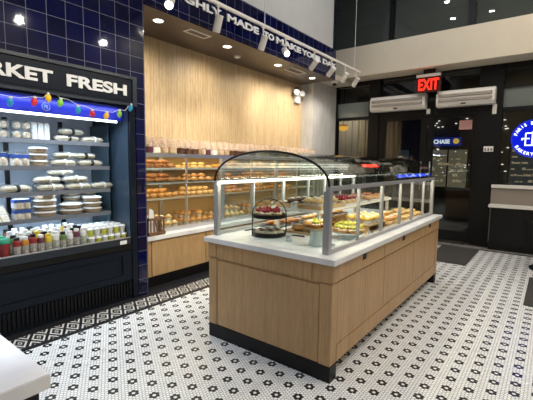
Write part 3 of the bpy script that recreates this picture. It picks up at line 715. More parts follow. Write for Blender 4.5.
# top shelf z 1.742
for k, y in enumerate((1.235, 1.425)):
    for l, z in enumerate((0, .088)):
        place(WRAP, (-4.03, y, 1.743+z), 0, 'clear pack of cut wraps on the top fridge shelf, %s of the %s pair' % (('lower', 'upper')[l], ('left', 'right')[k]), None, (1.1, 1, 1.1))
for i in range(3): place(SLEEVE, (-4.05, 1.535+i*.055, 1.743), 0, 'upright white ribbed sleeve on the top fridge shelf beside the wraps', 'ribbed sleeves on the top fridge shelf')
for i, (x, y, dz, rz) in enumerate(((-4.06, 1.86, 0, .1), (-4.05, 1.90, .072, -.05), (-4.06, 2.13, 0, .05))):
    place(ROLL if i < 2 else ROLL2, (x, y, 1.743+dz), rz, ('filled baguette roll lying under another on the top fridge shelf', 'filled baguette roll on top of its stack on the top fridge shelf', 'white wrapped roll at the right end of the top fridge shelf')[i], None, (1.3, .9, 1.15))
# second shelf z 1.488
for i, y in enumerate((1.06, 1.22)): place(BPK, (-4.02, y, 1.49), 0, 'blue and white sandwich pack on the second fridge shelf, at the left', 'blue and white packs on the second fridge shelf', (1, .95, 1.5))
place(BPK, (-3.99, 1.385, 1.49), 0, 'blue and white egg sandwich pack on the second fridge shelf beside the round tubs', None, (1, 1, 1.35))
for l in range(3): place(TUB, (-4.05, 1.575, 1.49+l*.062), 0, 'round lidded tub on the second fridge shelf, %s of three stacked' % ('bottom', 'middle', 'top')[l], None, (.98, .98, 1.05))
for i, y in enumerate((1.0, 1.16, 1.34, 1.52)): place(WEDGE, (-4.30, y, 1.49), 0, 'boxed sandwich wedge at the back of the second fridge shelf', 'boxed wedges behind on the second fridge shelf', 1.2)
def rolls(z, lst, nm, grp):
    for i, (x, y, l) in enumerate(lst): place(ROLL if i % 4 == 1 else ROLL2, (x, y, z+.001+l*.076), random.uniform(-.09, .09), 'wrapped baguette sandwich in the '+nm, grp, (1.3, .93, 1.2))
rolls(1.488, [(-4.03, 1.80, 0), (-4.04, 2.09, 0), (-4.17, 1.84, 0), (-4.17, 2.12, 0), (-4.09, 1.86, 1), (-4.10, 2.05, 1)] , 'right pile of the second fridge shelf', 'wrapped baguettes on the second fridge shelf')
rolls(1.24, [(-4.03, 1.07, 0), (-4.03, 1.36, 0), (-4.17, 1.10, 0), (-4.17, 1.40, 0)], 'left row of the third fridge shelf', 'wrapped baguettes on the third shelf, left row')
rolls(1.24, [(-4.03, 1.67, 0), (-4.17, 1.70, 0), (-4.06, 1.65, 1), (-4.18, 1.72, 1), (-4.03, 1.95, 0), (-4.17, 2.0, 0), (-4.06, 1.93, 1), (-4.03, 2.21, 0), (-4.1, 1.80, 2)], 'right pile of the third fridge shelf', 'wrapped baguettes on the third shelf, right pile')
# fourth shelf z .985
for i, y in enumerate((1.08, 1.20)): place(WEDGE, (-4.08, y, .986), 0, 'boxed sandwich wedge on the fourth fridge shelf at the left', 'boxed wedges on the fourth fridge shelf', 1.2)
for l in range(2): place(BPK, (-4.01, 1.39, .986+l*.10), 0, '%s blue and white pack beside the leftmost tub stack on the fourth fridge shelf' % ('lower', 'upper')[l], None, (1, .9, 1.1))
for y, n, s, r in ((1.62, 4, 'left', 1.22), (1.88, 2, 'middle', 1.32), (2.11, 3, 'right', 1.15)):
    for l in range(n): place(TUB, (-4.06, y, .986+l*.0585), 0, 'round white-lidded salad tub in the %s stack of the fourth fridge shelf, %s' % (s, ('bottom one', 'second up', 'third up', 'top one')[l]), None, (r, r, .96))
for y, n in ((1.72, 3), (1.99, 4), (2.17, 4)):
    for l in range(n): place(TUB, (-4.27, y, .986+l*.0585), 0, 'round salad tub standing at the back of the fourth fridge shelf', 'salad tubs behind on the fourth fridge shelf', (1.1, 1.1, .96))
# bottom deck z .655 : bottles and cups in rows
cols = ['jred', 'jorange', 'jred', 'jpurple', 'jyellow', 'jwhite', 'jgreen', 'jwhite', 'jpurple', 'jwhite']
cn = dict(jred='red', jorange='orange', jyellow='yellow', jwhite='milky white', jpurple='purple', jgreen='green')
for r in range(4):
    for i in range(3):
        place((CUPG, CUPG2)[i % 2], (-3.80-r*.1, .99+i*.09, .656), 0, '%s cup with green lid on the fridge deck' % ('red', 'white')[i % 2], 'green-lidded %s cups on the fridge deck' % ('red', 'white')[i % 2], (1.15, 1.15, 1.9+r*.1))
    for i, c in enumerate(cols):
        cc = c if r < 1 else random.choice(cols)
        place(BOT[cc], (-3.79-r*.082, 1.265+i*.0665, .656), 0, '%s drink bottle standing in the front deck rows of the fridge' % cn[cc], '%s drink bottles on the fridge deck' % cn[cc], (1.05, 1.05, random.choice((1.4, 1.5, 1.5))+r*.08))
    for i in range(6):
        k = (i+r) % 2
        for l in range(2):
            kk = (k+l) % 2
            place((CUPW, CUPY)[kk], (-3.80-r*.09-l*.02, 1.955+i*.073, .656+l*.102), 0, '%s parfait cup %s at the right end of the fridge deck' % (('white', 'yellow fruit')[kk], ('standing', 'stacked on others')[l]), '%s %s parfait cups on the fridge deck' % (('lower', 'upper')[l], ('white', 'yellow fruit')[kk]), (.88, .88, .93 if l == 0 else .8+.1*(r > 0)))

# ================================================================== WALL PASTRY CASE
bc = thing('wall_counter', 'oak base counter with white top running under the ribbed oak wall', 'counter', (-4.15, 4.85, 0))
obj('plinth', BX(-4.5, -3.86, 2.565, 7.18, 0, .15), 'black', bc, True)
obj('carcass', BX(-4.54, -3.80, 2.565, 7.19, .15, .60), 'oak', bc, True)
ys = [2.68, 3.57, 4.5, 5.43, 6.36, 7.17]
for a, c in zip(ys, ys[1:]): obj('front_panel', BX(-3.80, -3.785, a+.006, c-.006, .155, .58), 'oak', bc, True, bevel=.003)
obj('worktop', BX(-4.545, -3.76, 2.562, 7.19, .60, .655), 'white', bc, True, bevel=.005)
pc = thing('wall_pastry_case', 'glass-fronted pastry case full of bread on the long counter under the oak wall', 'display case', (-4.2, 4.85, .656))
CX = -3.92; Z0, Z1 = .656, 1.655
b = nb(); bx(b, CX-.03, CX+.02, 2.64, 7.1, Z1-.05, Z1); bx(b, CX-.03, CX+.02, 2.69, 7.05, Z0, Z0+.05); obj('front_rail', b, 'steel', pc, True)
PY = [2.665, 4.03, 5.40, 6.77]
for y in PY+[7.08]: obj('post', BX(CX-.03, CX+.022, y-.028, y+.028, Z0+.05 if y not in (2.665,) else Z0, Z1-.05), 'steel', pc, True)
for a, c in zip(PY, PY[1:]+[7.08]):
    md = (a+c)/2
    for u, v in ((a+.028, md), (md, c-.028)): obj('glass_door', BX(CX-.012, CX-.006, u, v, Z0+.05, Z1-.05), 'glass', pc, True)
    obj('door_stile', BX(CX-.016, CX+.01, md-.010, md+.010, Z0+.05, Z1-.05), 'steel', pc, True)
obj('top_panel', BX(-4.54, CX-.03, 2.64, 7.1, Z1-.02, Z1), 'steel', pc, True)
obj('end_panel', BX(-4.54, CX-.03, 2.64, 2.655, Z0, Z1-.02), 'steel', pc, True); obj('end_panel', BX(-4.54, CX-.03, 7.085, 7.1, Z0, Z1-.02), 'glass', pc, True)
obj('back_panel', BX(-4.545, -4.53, 2.655, 7.085, Z0, Z1-.02), mat('amber_case_back', (.62, .42, .20), .5), pc, True)
for z in (1.455, 1.275, 1.075):
    sh = obj('shelf', BX(-4.52, -3.97, 2.67, 7.07, z-.012, z), mat('case_shelf', (.55, .50, .42), .3) if z == 1.455 else bpy.data.materials['case_shelf'], pc, True)
for y in (3.34+.0, 4.7, 6.08): obj('shelf_standard', BX(-4.528, -4.50, y, y+.06, Z0+.02, Z1-.03), 'steel', pc, True)
light('case_light', 'AREA', (-4.1, 4.85, Z1-.03), 16, (1, .78, .45), (0, 0, -1), pc, shape='RECTANGLE', size=.3, size_y=4.3)
for z in (1.435, 1.255, 1.055):
    light('shelf_light', 'AREA', (-4.05, 4.85, z), 8, (1, .74, .40), (0, 0, -1), pc, shape='RECTANGLE', size=.25, size_y=4.3)

# bread prototypes
def croissant(m='crust'):
    b = nb(); n = 13; pts = []; rad = []
    for i in range(n):
        a = radians(-75+150*i/(n-1)); pts.append((.045*cos(a)-.03, .062*sin(a), .024)); e = abs(i-(n-1)/2)/((n-1)/2); rad.append(.006+.024*(1-e**1.6)*(1 if i % 2 else .86))
    tube(b, pts, rad, 10); return tag(obj('croissant', b, m, smooth=True), None, 'pastry')
def bun(m='crust', f='cream', name='filled_pastry'):
    t = thing(name, None, 'pastry'); obj('dough', lathe(nb(), [(.03, 0), (.05, .008), (.052, .022), (.042, .036), (.022, .038), (.012, .032)], (0, 0, 0), 16, wob=.04), m, t, smooth=True)
    obj('topping', ball(nb(), (0, 0, .034), .026, .5), f, t, smooth=True); return t
def loaf(m='crust2'):
    b = rounded(nb(), .16, .065, .05)
    return tag(obj('bread_loaf', b, m, smooth=True), None, 'bread')
def roll(m='pale'): return tag(obj('bread_roll', ball(nb(), (0, 0, .026), .04, .65, 1, 1, 14, 8), m, smooth=True), None, 'bread roll')
def muffin(m='crust', w='paper', top=None):
    t = thing('muffin', None, 'muffin'); obj('paper_cup', lathe(nb(), [(.024, 0), (.034, .038)], (0, 0, 0), 16, wob=.02), w, t)
    obj('muffin_top', lathe(nb(), [(.034, .036), (.041, .043), (.038, .056), (.024, .068), (.006, .072)], (0, 0, 0), 16), m, t, smooth=True)
    if top: obj('icing', ball(nb(), (0, 0, .066), .022, .6), top, t, smooth=True)
    return t
def tart(f='red', cr='pale'):
    t = thing('fruit_tart', None, 'tart'); obj('tart_shell', lathe(nb(), [(.028, 0), (.040, .022), (.037, .022), (.03, .016)], (0, 0, 0), 18, wob=.03), cr, t)
    obj('cream', ball(nb(), (0, 0, .018), .030, .5), 'cream', t, smooth=True)
    for i in range(5):
        a = i*2*pi/5; obj('berry', ball(nb(), (.018*cos(a), .018*sin(a), .036), .0115, 1, 1, 1, 8, 5), f, t, smooth=True)
    obj('berry', ball(nb(), (0, 0, .044), .0115, 1, 1, 1, 8, 5), f, t, smooth=True); return t
def danish():
    t = thing('folded_danish', None, 'pastry'); b = nb()
    for k in range(4):
        a = k*pi/2; v0 = len(b.verts); ball(b, (.024*cos(a), .024*sin(a), .017), .027, .62, 1, 1, 10, 6)
    obj('dough', b, 'pale', t, smooth=True); obj('topping', ball(nb(), (0, 0, .03), .018, .5), 'custard', t, smooth=True); return t
DAN = danish()
CR = croissant(); CR2 = croissant('crust2'); BUN = bun(); BUNR = bun('crust', 'red', 'berry_pastry'); BUNY = bun('pale', 'custard', 'custard_pastry'); LOAF = loaf(); LOAF2 = loaf('crust'); ROL = roll(); ROL2 = roll('crust'); ROLC = roll('choc')
MUF = muffin(); MUFC = muffin('choc', 'brownwood', 'cream'); MUFW = muffin('pale', 'paper', 'cream')
TR = tart(); TF = tart('fruit', 'crust')
def tray(x0, x1, y0, y1, z, m, label, grp=None, h=.014):
    t = thing('serving_tray', label, 'tray', ((x0+x1)/2, (y0+y1)/2, z), 0, grp); e = .008
    obj('tray_base', BX(x0, x1, y0, y1, z, z+.005), m, t, True)
    b = nb(); bx(b, x0, x1, y0, y0+e, z+.005, z+h); bx(b, x0, x1, y1-e, y1, z+.005, z+h); bx(b, x0, x0+e, y0+e, y1-e, z+.005, z+h); bx(b, x1-e, x1, y0+e, y1-e, z+.005, z+h)
    obj('tray_rim', b, m, t, True); return t
SIZE = {'croissant': (.088, .128, .048), 'bun': (.106, .106, .046), 'muffin': (.083, .083, .075), 'folded_danish': (.098, .098, .036), 'fruit_tart': (.083, .083, .055), 'bread_roll': (.081, .081, .05), 'bread_loaf': (.068, .162, .05)}
def fill(proto, x0, x1, y0, y1, z, label, grp, step=.09, jit=.01, sc=1, top=0, rzr=6.28, cap=99):
    """lay copies of a pastry out in rows on a tray, optionally a second layer on top"""
    kind = proto.name.split('.')[0]; wx, wy, wh_ = SIZE.get(kind, SIZE['bun']); s3 = sc if isinstance(sc, tuple) else (sc,)*3
    wx *= s3[0]*1.02; wy *= s3[1]*1.02
    long_ = kind in ('croissant', 'bread_loaf')
    nx = max(1, int((x1-x0+.02)/wx)); ny = max(1, int((y1-y0+.02)/wy))
    for lay in range(2 if top else 1):
        for i in range(nx-(lay and nx > 1)):
            for j in range(ny-lay):
                x = x1-(i+.5+.5*(lay if nx > 1 else 0))*(x1-x0)/nx; y = y0+(j+.5+.5*lay)*(y1-y0)/ny
                rz = random.uniform(-.12, .12) if kind != 'croissant' else random.uniform(-.5, .5)+pi*random.choice((0, 1)) if long_ else random.uniform(0, 6.28)
                k = random.uniform(.94, 1.0)
                if lay and random.random() < .25: continue
                place(proto, (x+random.uniform(-.002, .002), y+random.uniform(-.003, .003), z+lay*wh_*s3[2]*.86), rz, label, grp, tuple(q*k for q in s3))
lev = [(1.455, 'top shelf'), (1.275, 'second shelf'), (1.075, 'third shelf'), (Z0+.004, 'bottom level')]
# first three visible half-bays individually described, the rest alternate
kinds = {(0, 0): (CR2, 'reddish-brown croissant', .10, .035), (0, 1): (DAN, 'folded danish', .10, .035), (0, 2): (CR, 'golden croissant', .10, .035), (0, 3): (BUN, 'cream-topped bun', .11, .0),
         (1, 0): (CR2, 'dark golden croissant', .10, 0), (1, 1): (BUN, 'cream-centred golden bun', .105, .04), (1, 2): (BUNR, 'berry-topped pastry', .11, 0), (1, 3): (ROL2, 'round golden roll', .09, .035),
         (2, 0): (ROL2, 'golden round roll', .10, 0), (2, 1): (ROL, 'pale round bun', .10, .03), (2, 2): (BUNR, 'red berry pastry', .11, 0), (2, 3): (CR, 'golden croissant', .11, 0),
         (3, 0): (MUFW, 'white-topped muffin in paper', .085, 0), (3, 1): (MUF, 'golden muffin in paper', .085, 0), (3, 2): (MUFW, 'white-topped muffin in paper', .09, 0), (3, 3): (MUF, 'golden muffin in paper', .09, 0)}
hb = []
for a, c in zip(PY, PY[1:]+[7.08]): hb += [(a+.05, (a+c)/2-.03), ((a+c)/2+.03, c-.05)]
bayn = ['bay nearest the tiles', 'second bay', 'third bay', 'fourth bay', 'fifth bay']
for l, (z, ln) in enumerate(lev):
    for j in range(5):
        y0, y1 = hb[j]; pr, nm, stp, tp = kinds[(l, j if j < 4 else (l+1) % 4)]
        tm = ('white', 'rail', 'traywood', 'traywood')[l]
        tray(-4.49 if l == 3 else -4.34, -3.975, y0, y1, z+.001, tm, 'flat serving tray on the %s of the wall case, %s' % (ln, bayn[j]))
        if pr in (LOAF, LOAF2): fill(pr, -4.33, -3.99, y0+.02, y1-.02, z+.008, '%s on the %s of the wall case, %s' % (nm, ln, bayn[j]), '%ss, %s, %s' % (nm, ln, bayn[j]), .125, .008, (1.1, 1.25, 1.3), tp or .05, .5)
        else: fill(pr, -4.46 if l == 3 else -4.31, -3.99, y0+.02, y1-.02, z+.008, '%s on the %s of the wall case, %s' % (nm, ln, bayn[j]), '%ss, %s, %s' % (nm, ln, bayn[j]), stp+.016, .008, 1.25, tp*1.2 if tp else .045)
# bags on top of the case
def bag(col):
    t = thing('cookie_bag', None, 'bag'); obj('bag_body', BX(-.035, .035, -.045, .045, 0, .078), col, t, bevel=.01)
    b = nb(); rings = []
    for k, (r, z) in enumerate(((.036, .072), (.026, .105), (.031, .135), (.039, .172))):
        rings.append([b.verts.new((r*(1+.3*sin(i*3+k))*cos(2*pi*i/12), r*1.2*(1+.3*cos(i*4))*sin(2*pi*i/12), z+(.012*sin(i*2.5) if k == 3 else 0))) for i in range(12)])
    for a, c in zip(rings, rings[1:]):
        for i in range(12): b.faces.new((a[i], a[(i+1) % 12], c[(i+1) % 12], c[i]))
    obj('crinkled_top', b, 'bagfilm', t); obj('tie', lathe(nb(), [(.031, .100), (.031, .108)], (0, 0, 0), 10), 'jwhite', t); return t
M['bagfilm'] = glass('crinkled_film', (.93, .88, .80), 1.4, .25, .34, (.85, .70, .58))
M['jcookie'] = mat('package_cookie', (.42, .25, .12), .4, c2=(.55, .45, .3), scale=30)
BG = {c: bag(c) for c in ('jpurple', 'choc', 'jcookie', 'cream')}
bn = dict(jpurple='dark plum', choc='dark brown', jcookie='cookie brown', cream='cream coloured')
seq = ['jpurple', 'choc', 'jcookie', 'jcookie', 'choc', 'cream', 'choc', 'jcookie']
for i in range(33):
    y = 2.86+i*.128; c = seq[(i*5) % 8]
    place(BG[c], (-4.07+random.uniform(-.02, .02), y, Z1+.001), random.uniform(-.3, .3), '%s gift bag with crinkled clear top in the row on the wall case' % bn[c], '%s bags on top of the wall case' % bn[c], (1.1, 1.05, random.uniform(.98, 1.12)))
for i in range(30):
    y = 2.92+i*.14; c = seq[(i*3+1) % 8]
    place(BG[c], (-4.27+random.uniform(-.02, .02), y, Z1+.001), random.uniform(-.3, .3), '%s gift bag in the back row on the wall case, against the oak' % bn[c], 'back row of %s bags on the wall case' % bn[c], (1.2, 1.1, random.uniform(1.15, 1.3)))
tag(obj('blue_tissue_pack', BX(-4.12, -3.98, 2.665, 2.76, Z1+.001, Z1+.075), 'jwhite', bevel=.015), 'white and blue pack at the near end on top of the wall case', 'packet')
bpy.data.objects['blue_tissue_pack'].children or obj('blue_panel', BX(-3.982, -3.978, 2.68, 2.745, Z1+.012, Z1+.04), 'jblue', bpy.data.objects['blue_tissue_pack'])
# basket of tongs
bk = thing('tong_basket', 'brown slatted wood basket on the white counter beside the tiled jamb', 'basket', (-3.83, 2.765, .656))
bx0, bx1, by0, by1, bz, bh = -.052, .052, -.115, .115, 0, .22
obj('basket_floor', BX(bx0, bx1, by0, by1, 0, .012), 'brownwood', bk)
for z in (.012, .185):
    b = nb(); bx(b, bx0-.004, bx1+.004, by0-.004, by0+.006, z, z+.03); bx(b, bx0-.004, bx1+.004, by1-.006, by1+.004, z, z+.03); bx(b, bx0-.004, bx0+.006, by0+.006, by1-.006, z, z+.03); bx(b, bx1-.006, bx1+.004, by0+.006, by1-.006, z, z+.03)
    obj('basket_band', b, 'brownwood', bk)
b = nb()
for k in range(5):
    y = by0+.012+k*(by1-by0-.04)/4; bx(b, bx1-.005, bx1+.001, y, y+.018, .04, .186); bx(b, bx0-.001, bx0+.005, y, y+.018, .04, .186)
for x in (-.035, .01): bx(b, x, x+.02, by0-.001, by0+.005, .04, .186); bx(b, x, x+.02, by1-.005, by1+.001, .04, .186)
obj('slats', b, 'brownwood', bk)
tp = obj('paper_sheets', prism(nb(), [(-.085, .015), (.03, .015), (-.02, .30), (-.07, .33)], .012, 'x', -.006), 'paper'); tp.location = (-3.84, 2.765, .656); tag(tp, 'white pastry bag paper standing in the slatted basket', 'paper')
tg = thing('serving_tongs', 'dark tongs standing in the slatted basket on the white counter', 'tongs', (-3.81, 2.81, .67))
obj('arm', tube(nb(), [(0, 0, 0), (.005, -.01, .2)], .006), 'grille', tg); obj('arm', tube(nb(), [(.0, .03, 0), (.005, -.006, .2)], .006), 'grille', tg)

# ================================================================== ISLAND
IX0, IX1, IY0, IY1 = -2.371, -1.156, 2.268, 5.264
il = thing('pastry_island', 'long oak island counter with white stone top and black toe kick, mid-floor', 'counter', ((IX0+IX1)/2, (IY0+IY1)/2, 0))
# oak body: short end with corner posts, long sides with panels
PW = .10
obj('toe_kick', BX(IX0+.003, IX1+.004-.004, IY0+.003, IY0+.10, 0, .118), 'black', il, True)
obj('toe_kick', BX(IX0+.10, IX1-.10, IY0+.10, IY1-.10, 0, .12), 'black', il, True)
obj('toe_kick', BX(IX0+.003, IX1-.003, IY1-.10, IY1-.003, 0, .118), 'black', il, True)
obj('carcass', BX(IX0+.014, IX1-.014, IY0+.014, IY1-.014, .12, .855), 'oak', il, True)
for x0 in (IX0, IX1-PW):
    for y0 in (IY0, IY1-PW):
        obj('corner_post', BX(x0+.002, x0+PW-.002, y0+.002, y0+PW-.002, .12, .72), 'oak', il, True, bevel=.003)
# end panels
for y0, y1 in ((IY0+.006, IY0+.014), (IY1-.014, IY1-.006)): obj('end_panel', BX(IX0+PW+.002, IX1-PW-.002, y0, y1, .122, .70), 'oak', il, True, bevel=.002)
# upper frieze boards
for x0, x1, y0, y1 in ((IX0+PW+.004, IX1-.16, IY0-.004, IY0+.014), (IX0, IX0+PW, IY0-.006, IY0+.014), (IX1-.157, IX1+.006, IY0-.006, IY0+.014)):
    obj('frieze_board', BX(x0, x1, y0, y1, .725, .855), 'oak', il, True, bevel=.002)
fy = [IY0+.015, 3.25, 4.25, IY1-.015]
for a, c in zip(fy, fy[1:]):
    d = obj('drawer_front', BX(IX1-.014, IX1+.004, a+.003, c-.003, .725, .855), 'oak', il, True, bevel=.003)
    hy = a+.54*(c-a)
    obj('recessed_pull', BX(IX1+.002, IX1+.007, hy-.035, hy+.035, .795, .84), 'black', d, True)
obj('drawer_front', BX(IX0-.004, IX0+.014, IY0+.015, IY1-.015, .725, .855), 'oak', il, True, bevel=.003)
py = [IY0+PW+.004, 2.87, 3.30, 3.75, 4.2, 4.65, IY1-PW-.004]
for a, c in zip(py, py[1:]):
    obj('side_panel', BX(IX1-.014, IX1-.006, a+.002, c-.002, .25, .715), 'oakg', il, True, bevel=.002)
    obj('side_panel', BX(IX0+.006, IX0+.014, a+.002, c-.002, .25, .715), 'oakg', il, True, bevel=.002)
for x0, x1 in ((IX1-.014, IX1-.001), (IX0+.001, IX0+.014)): obj('bottom_rail', BX(x0, x1, IY0+PW+.002, IY1-PW-.002, .122, .245), 'oak', il, True, bevel=.002)
obj('stone_top', BX(IX0-.03, IX1+.03, IY0-.03, IY1+.03, .857, .90), 'white', il, True, bevel=.004)

gx0, gx1, gy0, gy1, gz0, gz1 = -2.385, -1.235, 2.345, 5.25, .901, 1.385
gc = thing('curved_glass_case', 'curved glass display cover with metal posts on the white top of the oak island', 'display case', ((gx0+gx1)/2, (gy0+gy1)/2, .901))
R = .022
for x, y, w in ((gx0, gy0, .045), (gx1, gy0, .05), (gx0, gy1, .04), (gx1, gy1, .04)):
    xa, xb = (x, x+w) if x == gx0 else (x-w, x); ya, yb = (y, y+w) if y == gy0 else (y-w, y)
    obj('corner_post', BX(xa, xb, ya, yb, gz0, gz1-.03), 'silver', gc, True, bevel=.003)
for x0, x1 in ((gx0, gx0+.035), (gx1-.035, gx1)):
    obj('top_rail', BX(x0, x1, gy0, gy1, gz1-.03, gz1+.004), 'silver', gc, True, bevel=.003)
    obj('bottom_rail', BX(x0, x1, gy0+.05, gy1-.04, gz0, gz0+.03), 'silver', gc, True)
for y, w in ((2.88, .007), (3.40, .017), (3.93, .007), (4.34, .017), (4.80, .007)):
    for x0, x1 in ((gx0+.004, gx0+.03), (gx1-.03, gx1-.004)):
        obj('mullion', BX(x0, x1, y-w, y+w, gz0+.03, gz1-.03), 'silver', gc, True)
yy = [gy0+.05, 2.88, 3.40, 3.93, 4.34, 4.80, gy1-.04]
for a, c in zip(yy, yy[1:]):
    for x in (gx0+.015, gx1-.02): obj('side_pane', BX(x, x+.005, a+.01, c-.01, gz0+.03, gz1-.03), 'glass', gc, True)
obj('led_bar', BX(gx0+.036, gx0+.056, gy0+.03, gy1-.05, gz1-.02, gz1+.0), 'ledw', gc, True)
AH = .255
def arc(n=28, dz=0):
    cx = (gx0+gx1)/2; hw = (gx1-gx0)/2-.01
    return [(cx-hw*cos(pi*i/n), gz1+dz+(AH*sin(pi*i/n)**.92)) for i in range(n+1)]
b = nb(); A = arc(); 
for off in (0, .006):
    pass
def sheet(b, A, y0, y1, th):
    o = [[b.verts.new((x, y, z)) for x, z in A] for y in (y0, y1)]; i_ = [[b.verts.new((x, y, z-th)) for x, z in A] for y in (y0, y1)]
    for k in range(len(A)-1):
        b.faces.new((o[0][k], o[0][k+1], o[1][k+1], o[1][k])); b.faces.new((i_[0][k], i_[1][k], i_[1][k+1], i_[0][k+1]))
        for e in (0, 1): b.faces.new((o[e][k], i_[e][k], i_[e][k+1], o[e][k+1]))
    for k in (0, -1): b.faces.new((o[0][k], o[1][k], i_[1][k], i_[0][k]))
sheet(b, A, gy0+.012, gy1-.03, .005); obj('curved_roof_pane', b, 'roofglass', gc, True, smooth=False)
obj('arch_trim', tube(nb(), [(x, gy0+.006, z) for x, z in arc(28, .002)], .0095, 8), 'black', gc, True, smooth=True)
obj('arch_trim', tube(nb(), [(x, gy1-.02, z) for x, z in arc(28, .002)], .003, 6), 'black', gc, True, smooth=True)
poly = [(x, z) for x, z in arc(28, -.008)]+[(gx1-.055, gz0+.002), (gx0+.05, gz0+.002)]
obj('end_pane', prism(nb(), poly, .005, 'y', gy0+.014), 'glass', gc, True)
obj('end_pane', prism(nb(), poly, .005, 'y', gy1-.03), 'glass', gc, True)
light('case_led', 'AREA', (gx0+.15, (gy0+gy1)/2, gz1-.02), 17, (1, .90, .72), (.6, 0, -1), gc, shape='RECTANGLE', size=.04, size_y=2.8).rotation_euler = (0, radians(25), 0)
light('case_led', 'AREA', (gx1-.15, (gy0+gy1)/2, gz1-.02), 17, (1, .88, .68), (-.6, 0, -1), gc, shape='RECTANGLE', size=.04, size_y=2.8).rotation_euler = (0, radians(-25), 0)
# raised inner tier
DZ = .901
ti = thing('raised_display_shelf', 'raised white glass shelf on legs inside the island case', 'shelf', (-1.86, 3.8, DZ))
TX0, TX1, TY0, TY1, TZ1 = -2.12, -1.60, 2.86, 4.66, 1.135
obj('shelf_plate', BX(TX0, TX1, TY0, TY1, TZ1-.012, TZ1), 'shelfglass', ti, True)
b = nb(); bx(b, TX0, TX1, TY0-.006, TY0, TZ1-.018, TZ1+.004); bx(b, TX1, TX1+.006, TY0, TY1, TZ1-.018, TZ1+.004); bx(b, TX0-.006, TX0, TY0, TY1, TZ1-.018, TZ1+.004); bx(b, TX0, TX1, TY1, TY1+.006, TZ1-.018, TZ1+.004)
obj('shelf_edge', b, 'whitemetal', ti, True)
for x in (TX0+.03, TX1-.05):
    for y in (TY0+.03, 3.7, TY1-.05): obj('leg', BX(x, x+.03, y, y+.03, DZ, TZ1-.012), 'whitemetal', ti, True)
# two-tier wire stand with berry tarts
ws = thing('two_tier_stand', 'black two-tier round wire stand with tarts at the near end of the island case', 'cake stand', (-2.0, 2.66, DZ))
b = nb(); tube(b, [(.15*cos(a), .0, 0) if 0 else (.152*cos(pi*i/20) if True else 0, 0, .19+.14*sin(pi*i/20)) for i in range(21) for a in (0,)], .0045, 8)
hp = obj('arched_handle', b, 'black', ws, smooth=True); hp.rotation_euler = (0, 0, radians(40))
for sx in (-1, 1):
    q = obj('upright', tube(nb(), [(sx*.152*cos(radians(40)), sx*.152*sin(radians(40)), .0), (sx*.152*cos(radians(40)), sx*.152*sin(radians(40)), .19)], .0045), 'black', ws)
for z in (.006, .165):
    obj('tier_plate', lathe(nb(), [(.14, z), (.147, z), (.150, z+.034), (.144, z+.034), (.141, z+.006)], (0, 0, 0), 32), 'black', ws)
    obj('tier_board', lathe(nb(), [(.139, z), (.139, z+.008)], (0, 0, 0), 32), 'cream' if z < .1 else 'black', ws)
obj('white_knob', ball(nb(), (.05, -.03, .30), .012), 'paper', ws, smooth=True)
for i in range(6):
    a = i*2*pi/5; r = 0 if i == 5 else .082
    place(TR, (-2.0+r*cos(a), 2.66+r*sin(a), DZ+.174), a, 'red berry tart on the upper tier of the black wire stand', 'berry tarts on the wire stand', (1.3, 1.3, 1.55))
SC = bun('bread', 'choc', 'drizzled_cookie')
for i in range(7):
    a = i*2*pi/6+.3; r = 0 if i == 6 else .085
    place(SC, (-2.0+r*cos(a), 2.66+r*sin(a), DZ+.0155), a, 'pale pastry with chocolate on the lower tier of the black wire stand', 'pale pastries on the wire stand', 1.0)
# frosted cake stand with tart
def cakestand(x, y, z, h, r, label, m='frostplastic', top='traywood'):
    t = thing('cake_stand', label, 'cake stand', (x, y, z))
    obj('pedestal', lathe(nb(), [(r*.62, 0), (r*.60, .006), (r*.50, h*.4), (r*.5, h*.75), (r*.6, h-.004)], (0, 0, 0), 28), m, t, smooth=True)
    obj('plate', lathe(nb(), [(r*.9, h-.004), (r, h+.004), (r, h+.010), (r*.94, h+.008)], (0, 0, 0), 32), top, t); return t
cakestand(-1.47, 2.60, DZ, .14, .115, 'frosted glass cake stand near the front corner of the island case')
for i in range(5):
    a = i*2*pi/5; place(BUN if i % 2 else TF, (-1.47+.065*cos(a), 2.60+.065*sin(a), DZ+.151), a, 'glazed pastry on the frosted cake stand' if i % 2 else 'fruit tart on the frosted cake stand', 'pastries on the frosted cake stand' if i % 2 else 'tarts on the frosted cake stand', 1.15)
cakestand(-1.40, 3.02, DZ, .05, .14, 'low round plate of yellow fruit tarts behind the near right post', 'frostplastic', 'frostplastic')
for i in range(13):
    a = i*2*pi/8; r = .10 if i < 8 else (.045 if i < 12 else 0); z = .061 if i < 8 else .085
    if i >= 8: a = i*pi/2+.4
    place(TF, (-1.40+r*cos(a), 3.02+r*sin(a), DZ+z), a, 'yellow and green fruit tart on the low round plate', 'fruit tarts on the low plate', 1.25)
# deck row right side: cupcakes, danish, croissant piles
def pile(proto, x0, x1, y0, y1, z, label, grp, step, top, sc=1): fill(proto, x0, x1, y0, y1, z, label, grp, step, .008, sc, top)
tray(-1.58, -1.30, 3.26, 3.74, DZ+.001, 'traywood', 'wooden tray of cupcakes on the island deck')
MUFY = muffin('custard', 'paper', 'cream')
rb = thing('display_riser', 'pale wooden riser under the cupcakes inside the island case', 'riser', (-1.55, 3.5, DZ))
obj('riser_top', BX(-1.57, -1.31, 3.28, 3.72, DZ+.075, DZ+.085), 'traywood', rb, True)
for y in (3.29, 3.70): obj('riser_leg', BX(-1.56, -1.32, y, y+.01, DZ+.006, DZ+.075), 'traywood', rb, True)
fill(MUFY, -1.57, -1.31, 3.28, 3.72, DZ+.086, 'cream-topped golden cupcake on the pale riser in the island case', 'cupcakes on the riser', .085, .003, 1.1)
tray(-1.58, -1.29, 3.80, 4.30, DZ+.001, 'traywood', 'wooden tray of golden danishes on the island deck')
